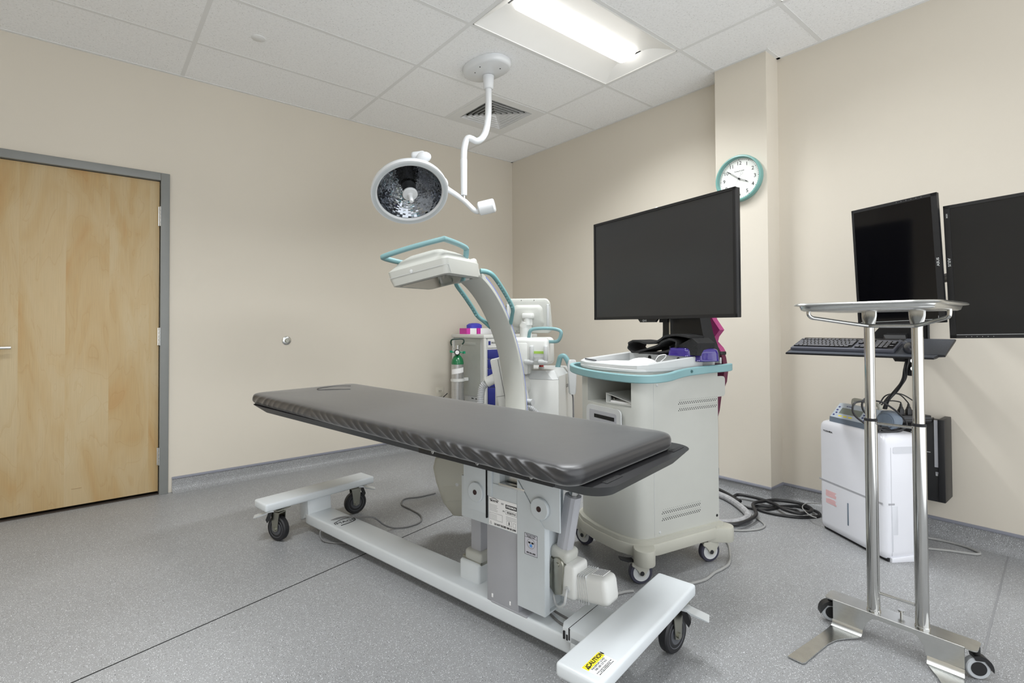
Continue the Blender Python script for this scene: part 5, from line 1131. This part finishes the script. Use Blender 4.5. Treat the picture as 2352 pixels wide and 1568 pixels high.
# monitors (portrait, ends of the arm)
def monitor(name_lab, P, Q, z0, z1, rollsh, logo_side, logo_z, grey=False, buttons=None, extra=None):
    P = V3(P + (0,)); Q = V3(Q + (0,)); x_ = (Q - P).normalized(); n_ = V3((x_.y, -x_.x, 0))
    if n_.x > 0: n_ = -n_
    hw, hh = (Q - P).length / 2, (z1 - z0) / 2; c = (P + Q) / 2 + V3((0, 0, (z0 + z1) / 2))
    M_ = frame(c, x_, (0, 0, 1), n_) @ rotz(rollsh)
    if (M_.to_3x3() @ V3((0, 0, 1))).dot(V3((-1, 0, 0))) < 0: raise Exception('monitor faces away')
    t = thing('monitor', name_lab, 'monitor', M=M_, group='portrait monitors on the wall arms')
    b = B(); b.bx(-hw, hw, -hh, hh, -.018, .0, bev=.002); b.bx(-.10, .10, -.2, .2, -.045, -.018, bev=.01); b.obj('casing', M_blk, t)
    sl_, sr_ = (.010, .022) if logo_side > 0 else (.022, .010)
    b = B(); b.bx(-hw, hw, hh - .014, hh, -.001, .0025); b.bx(-hw, hw, -hh, -hh + .014, -.001, .0025); b.bx(-hw, -hw + sl_, -hh, hh, -.001, .0025); b.bx(hw - sr_, hw, -hh, hh, -.001, .0025); b.obj('bezel', M_blk, t)
    b = B(); b.bx(-hw + sl_, hw - sr_, -hh + .014, hh - .014, -.001, .0008); b.obj('screen', M_scr3 if grey else M_scrb, t)
    lx = (hw - sr_ / 2) * (1 if logo_side > 0 else 1) if logo_side > 0 else -hw + sl_ / 2
    text('badge', 'ASUS', .013, T(lx, logo_z, .0027) @ rotz(-PI / 2 if logo_side < 0 else PI / 2), M_plast, t, sx=1.25, bold=.0002)
    b = B()
    if buttons == 'top':
        for k in range(6): b.ball((.02 + k * .019, hh - .007, .0026), .0011, u=6, v=4)
    else:
        for k in range(6): b.ball((-.115 + k * .017, -hh + .007, .0026), .0012, u=6, v=4)
    b.obj('button_dots', M_plast, t)
    b = B(); 
    if buttons == 'top': b.bx(-hw + .012, hw - .03, -hh + .0145, -hh + .016, .0008, .0016); b.bx(hw - .0235, hw - .0225, -hh + .02, -hh + .03, .0, .003)
    else: b.bx(-hw + .02, hw - .012, -hh + .0145, -hh + .016, .0008, .0016)
    b.obj('edge_line', M_plast, t)
    if extra: extra(t, hw, hh)
    return t
monitor('portrait monitor with glossy black screen, left of the two on the wall arms', (-.640, -3.340), (-.706, -3.676), 1.135, 1.698, math.radians(2.4), 1, -.02, False, 'top')
def hd(t, hw, hh): text('port_text', 'HDMI', .0075, T(-hw + .011, hh - .045, .0027) @ rotz(-PI / 2), M_plast, t, bold=.0002)
monitor('portrait monitor with dull dark screen, cut by the right edge of the photo', (-.668, -3.686), (-.700, -4.022), 1.078, 1.650, math.radians(1.6), -1, .04, True, None, hd)
# keyboard
kb = thing('keyboard', 'charcoal computer keyboard on the black wall shelf', 'keyboard', M=KM @ T(-.085, .115, .003 * s_) @ (Matrix.Identity(4) if s_ > 0 else Matrix.Rotation(0, 4, 'X')))
b = B(); b.prism([(-.226, -.078), (.226, -.078), (.226, .078), (-.226, .078)], 0, .016 * s_, None, bev=.002); b.obj('housing', M_kbd, kb)
b = B(); b.bx(-.218, .05, -.058, .068, .015 * s_, .017 * s_); b.bx(.062, .125, .012, .068, .015 * s_, .017 * s_); b.bx(.062, .125, -.058, -.02, .015 * s_, .017 * s_); b.bx(.137, .218, -.058, .052, .015 * s_, .017 * s_); b.obj('key_wells', M_dark, kb)
b = B(); kt = B()
def key(x0, x1, y0, y1):
    for bb, ins, z0_, z1_ in ((b, .0007, .016, .0225), (kt, .0026, .0225, .0229)): bb.bx(x0 + ins, x1 - ins, y0 + ins, y1 - ins, z0_ * s_, z1_ * s_, bev=.0)
u_ = .0178
for row in range(6):
    y1_ = .067 - row * .0205 - (.004 if row else 0); y0_ = y1_ - .0185
    if row == 0:
        x = -.217
        for gap, n_ in ((0, 1), (.012, 4), (.008, 4), (.008, 4)):
            x += gap
            for _ in range(n_): key(x, x + u_, y0_, y1_); x += u_
    elif row == 5:
        x = -.217
        for w_ in (1.25, 1.1, 1.25, 5.9, 1.25, 1.1, 1.1, 1.25): key(x, x + w_ * u_, y0_, y1_); x += w_ * u_
    else:
        x = -.217; first = {1: 1, 2: 1.5, 3: 1.75, 4: 2.25}[row]; key(x, x + first * u_, y0_, y1_); x += first * u_
        while x + 2 * u_ < .048: key(x, x + u_, y0_, y1_); x += u_
        key(x, .049, y0_, y1_)
    if row < 3:
        for k in range(3): key(.063 + k * .0205, .082 + k * .0205, y0_, y1_)
    if row == 4: key(.0835, .1025, y0_, y1_)
    if row == 5:
        for k in range(3): key(.063 + k * .0205, .082 + k * .0205, y0_, y1_)
    if row >= 1:
        for k in range(4 if row in (1, 2, 4) else 3): key(.138 + k * .0198, .157 + k * .0198, y0_, y1_)
b.obj('keys', M_key, kb); kt.obj('key_tops', M_keyt, kb)
# mouse
mo = thing('mouse', 'black optical mouse with a red light on the speckled pad', 'mouse', M=KM @ T(.195, .09, .003) @ rotz(.35))
b = B(); R = []
for q, z in ((.94, 0), (1.0, .006), (.98, .014), (.86, .024), (.62, .032), (.3, .036)):
    R.append([(.031 * q * math.cos(a_) * (1 - .12 * math.sin(a_)), .056 * q * math.sin(a_) + (1 - q) * -.012, z) for a_ in [2 * PI * k / 28 for k in range(28)]])
b.rings(R); b.obj('mouse_shell', mat('dark satin shell', (58, 60, 66), .22), mo)
B().bx(-.006, .006, .046, .056, .008, .014, bev=.002).obj('sensor_light', M_redl, mo)
b = B(); b.tube([(0, .054, .012), (-.01, .08, .02), (-.03, .11, .012), (-.02, .15, .008), (-.015, .18, -.01)], .0018, 8, sm=5); b.obj('mouse_cord', M_cabd, mo)
# computer in its wall cradle
pc = thing('computer_tower', 'slim black computer tower held against the wall below the keyboard', 'computer', (-.08, -3.46, .43))
b = B(); b.bx(-.150, -.012, -3.552, -3.30, .238, .628, bev=.003); b.obj('tower_case', M_blk, pc, world=True)
b = B(); b.bx(-.158, -.152, -3.555, -3.537, .40, .64); b.bx(-.153, -.149, -3.556, -3.553, .235, .64); b.bx(-.155, -.151, -3.556, -3.540, .365, .375); b.obj('cradle_edge', M_greyp, pc, world=True)
b = B(); b.bx(-.162, -.004, -3.580, -3.552, .225, .645, bev=.003); b.bx(-.150, -.004, -3.575, -3.30, .222, .24); b.bx(-.17, -.11, -3.53, -3.50, .628, .648, bev=.003); b.obj('wall_cradle', M_blks, pc, world=True)
b = B(); b.bx(-.153, -.149, -3.50, -3.44, .565, .568); b.bx(-.153, -.149, -3.52, -3.50, .47, .473); b.bx(-.153, -.150, -3.549, -3.54, .355, .366); b.obj('case_marks', M_plast, pc, world=True)
pw = thing('power_strip', 'black rack power strip standing on the computer cradle with three plugs in it', 'power strip', (-.24, -3.44, .655))
pd_ = (V3((-.186, -3.481, 0)) - V3((-.291, -3.396, 0))).normalized(); PM = frame((-.215, -3.455, .655), pd_, V3((-pd_.y, pd_.x, 0)), (0, 0, 1))
b = B(); b.bx(-.15, .07, -.045, .045, -.025, .012, PM, bev=.003); b.obj('strip_body', M_blks, pw, world=True)
b = B(); b.bx(-.15, .07, -.0465, -.045, -.002, .001, PM); b.bx(-.15, .07, -.0465, -.045, -.014, -.012, PM); b.obj('strip_ridges', M_hub, pw, world=True)
pl_ = [(-.060, .03), (-.020, 0), (.018, -.01)]
srcs = [[(-.413, -3.362, .712), (-.370, -3.398, .743), (-.330, -3.415, .745)], [(-.381, -3.363, .725), (-.355, -3.385, .769), (-.300, -3.425, .775), (-.258, -3.44, .755)], [(-.336, -3.361, .715), (-.301, -3.390, .768), (-.25, -3.426, .770), (-.21, -3.451, .745)]]
for k, (px_, _) in enumerate(pl_):
    o_ = PM @ V3((px_, -.012, .012)); t = thing('power_plug', ('black plug at the left end of the row on the power strip', 'black plug in the middle of the row on the power strip', 'black plug at the right end of the row on the power strip')[k], 'plug', tuple(o_), group='plugs on the power strip')
    b = B(); b.rings([[(x, y, z) for x, y in rrect(-a_, a_, -c_, c_, .003, 2)] for a_, c_, z in ((.013, .010, 0), (.013, .010, .022), (.010, .008, .030), (.0075, .0075, .034), (.009, .008, .036), (.006, .006, .040), (.004, .004, .056))], M=T(*o_) @ rotz(math.atan2(pd_.y, pd_.x))); b.obj('plug_body', M_blk, t, world=True)
    b = B(); b.tube([o_ + V3((0, 0, .05))] + [o_ + V3((-.004, .004, .065))] + [V3(p) for p in reversed(srcs[k][:-1])], .0032, 8, sm=6); b.obj('plug_cord', M_cabb, t, world=True)
bun = [(-.414, -3.496, .975), (-.427, -3.484, .92), (-.396, -3.470, .863), (-.361, -3.432, .803), (-.371, -3.398, .750), (-.36, -3.38, .70)]
b = B()
for k in range(4):
    b.tube([(x + .006 * math.cos(k * 1.6 + i), y + .006 * math.sin(k * 1.6 + i), z) for i, (x, y, z) in enumerate(bun)], .0042, 8, sm=6)
tag(b.obj('cable_bundle', M_cabb), 'bundle of black cables hanging from the keyboard shelf to the pump', 'cable')

# ================================================================== DEHUMIDIFIER and pump
DH = frame((-.351, -3.068, 0), (-.54871, -.83601, 0), (.83601, -.54871, 0), (0, 0, 1))
dh = thing('dehumidifier', 'white upright dehumidifier on the floor behind the instrument stand', 'dehumidifier', M=DH.copy())
WX, DY, HZ = .436, .215, .603
def dr(insx, insy0, insy1, z, r=.03): return [(x, y, z) for x, y in rrect(insx, WX - insx, insy0, DY - insy1, r, 5)]
b = B(); b.rings([dr(.012, .012, .012, .014, .02), dr(.002, .002, .002, .028, .025), dr(0, 0, 0, .05, .028), dr(0, 0, 0, .56, .028), dr(.002, .002, .002, .582, .028), dr(.010, .008, .010, .596, .028), dr(.022, .02, .022, HZ, .028)]); bd_ = b.obj('housing', M_frost, dh, ang=45)
b = B(); b.bx(.012, WX - .01, .02, DY - .03, .0, .02); b.obj('foot_base', M_blk, dh)
b = B(); b.bx(.004, WX - .014, -.0012, .002, .271, .2795); b.bx(WX - .001, WX + .0012, .02, .05, .2712, .2795); b.obj('tank_seam', M_greyp, bd_)
b = B(); b.prism(rrect(.2035, .2115, .088, .205, .004, 4), 0, .0016, frame((0, 0, 0), (1, 0, 0), (0, 0, 1), (0, -1, 0)), bev=.0003); b.obj('level_window', M_pumpd, bd_)
text('badge', 'TOSHIBA', .0125, frame((.072, -.0012, .549), (1, 0, 0), (0, 0, 1), (0, -1, 0)), M_ink, bd_, sx=1.35)
b = B()
for k in range(17):
    if k in (7, 8): continue
    b.bx(.052 + (.018 if k == 6 else 0), .130 - rnd.random() * .012, -.0010, .0, .158 + k * .0042, .1595 + k * .0042)
b.obj('warning_print', M_inkr, bd_)
SM_ = frame((WX, 0, 0), (0, 1, 0), (0, 0, 1), (1, 0, 0))
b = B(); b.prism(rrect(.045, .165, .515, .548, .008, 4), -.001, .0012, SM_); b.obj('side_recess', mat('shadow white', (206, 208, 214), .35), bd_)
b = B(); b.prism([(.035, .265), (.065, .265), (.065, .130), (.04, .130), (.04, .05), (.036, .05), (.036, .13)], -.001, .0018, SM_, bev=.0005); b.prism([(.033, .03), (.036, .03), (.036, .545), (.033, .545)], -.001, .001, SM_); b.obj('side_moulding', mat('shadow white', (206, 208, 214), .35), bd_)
b = B(); b.prism([(.03, .0), (.20, .0), (.20, .03), (.03, .02)], -.02, .004, SM_, bev=.002); b.obj('side_foot', M_frost, bd_)
PU = DH @ T(.195, .085, HZ) @ rotz(math.radians(2)) 
ip = thing('infusion_pump', 'pale blue infusion pump with grey display lying on the white dehumidifier', 'infusion pump', M=PU)
b = B(); b.prism([(-.060, .0), (.065, .0), (.065, .02), (-.058, .028)], -.140, .125, frame((0, 0, 0), (0, 1, 0), (0, 0, 1), (1, 0, 0)), bev=.004); b.obj('pump_base', M_pumpd, ip)
FM = frame((0, -.056, .026), (1, 0, 0), V3((0, .062, .072)).normalized(), V3((1, 0, 0)).cross(V3((0, .062, .072)).normalized()))
b = B(); b.prism([(-.058, .026), (.065, .02), (.065, .075), (.03, .098), (.004, .098)], -.138, .125, frame((0, 0, 0), (0, 1, 0), (0, 0, 1), (1, 0, 0)), bev=.004); b.obj('pump_body', M_pump, ip)
b = B(); b.bx(-.098, .040, .030, .068, -.001, .0018, FM); b.obj('display', M_lcd, ip)
b = B()
for r_ in range(4):
    for c_ in range(3): b.prism(rrect(.052 + c_ * .018, .063 + c_ * .018, .010 + r_ * .016, .019 + r_ * .016, .003, 2), 0, .0022, FM)
for p_ in ((-.125, .065), (-.125, .045), (-.12, .028), (-.128, .012)): b.prism(rrect(p_[0], p_[0] + .012, p_[1], p_[1] + .009, .003, 2), 0, .0022, FM)
b.obj('keypad', M_navyk, ip)
b = B()
for k in range(3): b.prism(rrect(-.09 + k * .033, -.066 + k * .033, .012, .019, .003, 2), 0, .002, FM)
b.obj('soft_keys', M_yel, ip)
text('maker_text', 'ALARIS', .012, FM @ T(-.060, .080, .0018), M_navyk, ip)
b = B(); b.tube([(-.06, .02, .09), (-.06, .02, .118), (-.04, .02, .128), (.08, .02, .122), (.10, .02, .112), (.10, .02, .09)], .010, 12, sm=4); b.obj('pump_handle', M_cream2, ip)
b = B(); b.cyl((.165, -.01, .055), (.150, .05, .055), .045, seg=30, bev=.006); b.cyl((.168, -.018, .055), (.165, -.01, .055), .034, seg=30); b.bx(.12, .16, .0, .06, .0, .10, bev=.01); b.obj('pole_clamp', M_pumpd, ip)
for nm_, pts_, r_, lab_ in (('pump_cord', [(-.607, -3.436, .650), (-.67, -3.385, .659), (-.71, -.0, .0)], .0045, ''),):
    b = B()
    b.tube([(-.59, -3.40, .612), (-.625, -3.425, .640), (-.675, -3.385, .662), (-.712, -3.353, .70), (-.722, -3.345, .731), (-.712, -3.352, .762), (-.678, -3.380, .770), (-.640, -3.405, .768), (-.56, -3.385, .762), (-.509, -3.414, .749), (-.459, -3.454, .706), (-.425, -3.480, .660), (-.425, -3.480, .628), (-.458, -3.452, .612), (-.50, -3.426, .610), (-.54, -3.40, .612)], .0045, 10, sm=7)
    b.tube([(-.60, -3.41, .640), (-.654, -3.398, .69), (-.678, -3.379, .721), (-.686, -3.373, .752), (-.678, -3.380, .779), (-.658, -3.394, .782), (-.650, -3.402, .762), (-.61, -3.38, .72), (-.56, -3.36, .66), (-.50, -3.40, .612)], .0045, 10, sm=7)
    b.tube([(-.60, -3.402, .70), (-.66, -3.39, .75), (-.675, -3.382, .778), (-.655, -3.40, .79), (-.64, -3.41, .76), (-.62, -3.40, .69), (-.55, -3.41, .63), (-.49, -3.43, .612), (-.44, -3.465, .612), (-.44, -3.47, .64)], .0045, 10, sm=7)
    for k in range(3): b.tube([(-.54, -3.39, .612 + .009 * k), (-.49, -3.425, .611 + .009 * k), (-.445, -3.455, .612 + .008 * k), (-.45, -3.425, .613 + .009 * k), (-.50, -3.385, .613 + .009 * k), (-.55, -3.36, .612 + .009 * k)], .0045, 8, sm=6, closed=False)
    tag(b.obj('tangled_cable', M_cabb), 'tangled black power cord heaped on the dehumidifier beside the pump', 'cord')
# ================================================================== FLOOR CABLES
def cab(name, pts, r, m, lab, cat='cable', z=None): tag(B().tube([(p[0], p[1], p[2] if len(p) > 2 and z is None else (z or r)) for p in pts], r, 10, sm=7).obj(name, m), lab, cat)
cab('foot_switch_cable', [(-1.712, -1.201, .005), (-1.827, -1.197, .005), (-1.926, -1.17, .005), (-1.992, -1.253, .005), (-1.99, -1.374, .005), (-1.994, -1.492, .005), (-2.048, -1.58, .005), (-2.14, -1.594, .005), (-2.206, -1.564, .006), (-2.280, -1.590, .050), (-2.345, -1.600, .107), (-2.405, -1.550, .109), (-2.466, -1.492, .109), (-2.527, -1.477, .100), (-2.561, -1.449, .070), (-2.579, -1.448, .035), (-2.576, -1.486, .012), (-2.542, -1.538, .006), (-2.483, -1.594, .005), (-2.42, -1.66, .005)], .0045, M_cabd, 'thin grey cable looping over the far end of the table spine')
cab('power_cable', [(-1.735, -2.832), (-1.775, -2.812), (-1.838, -2.80), (-1.91, -2.815), (-1.975, -2.855), (-2.03, -2.93)], .006, M_cable, 'grey cable curving out beside the table control box')
cab('power_cable', [(-.915, -2.80), (-.997, -2.875), (-1.162, -2.961), (-1.25, -2.973), (-1.321, -2.969), (-1.407, -2.975), (-1.50, -2.95), (-1.62, -2.90)], .006, M_cable, 'grey cable running over the floor from the cart to the table foot')
cab('power_cable', [(-.20, -3.36, .006), (-.06, -3.46, .006), (.02, -3.53, .006)] and [(-.13, -3.42), (-.09, -3.50), (-.075, -3.58), (-.085, -3.645), (-.115, -3.690), (-.14, -3.698), (-.166, -3.675), (-.204, -3.60), (-.25, -3.53), (-.30, -3.46)], .006, M_cable, 'grey cable loop on the floor right of the dehumidifier')
cab('conduit_hose', [(-.30, -2.40), (-.339, -2.528), (-.43, -2.657), (-.536, -2.755), (-.647, -2.774), (-.744, -2.735), (-.79, -2.68)], .020, M_conduit, 'thick scuffed grey hose on the floor behind the workstation cart', 'hose')
cab('cable', [(-.22, -2.36), (-.29, -2.50), (-.37, -2.63), (-.33, -2.57), (-.26, -2.56), (-.235, -2.62), (-.235, -2.70), (-.26, -2.79), (-.31, -2.86), (-.31, -2.94), (-.24, -2.975), (-.165, -2.955), (-.13, -2.87), (-.17, -2.77), (-.26, -2.72), (-.361, -2.704), (-.509, -2.790), (-.63, -2.806), (-.748, -2.79), (-.80, -2.74)], .010, M_cabb, 'thick black cable coiled on the floor between cart and column', z=.032)
cab('cable', [(-.24, -2.38), (-.33, -2.54), (-.38, -2.677), (-.32, -2.77), (-.19, -2.81), (-.12, -2.874), (-.125, -2.967), (-.19, -3.01), (-.299, -2.952), (-.36, -2.851), (-.37, -2.75), (-.31, -2.70), (-.23, -2.80), (-.20, -2.88), (-.24, -2.93)], .008, M_cabb, 'second black cable lying under the thick coil by the column base', z=.009)
cab('cable', [(-.20, -2.35), (-.28, -2.50), (-.335, -2.62), (-.45, -2.717), (-.527, -2.82), (-.584, -2.87), (-.66, -2.87), (-.738, -2.83), (-.79, -2.78)], .005, M_cable, 'light grey cable with a bend on the floor behind the cart', z=.006)
cab('cable', [(-.08, -2.975), (-.13, -2.925), (-.214, -2.928), (-.29, -2.972), (-.337, -3.02), (-.345, -3.05)], .003, M_cable, 'thin pale cable ring at the left foot of the dehumidifier', z=.045)
for k in range(3):
    pass
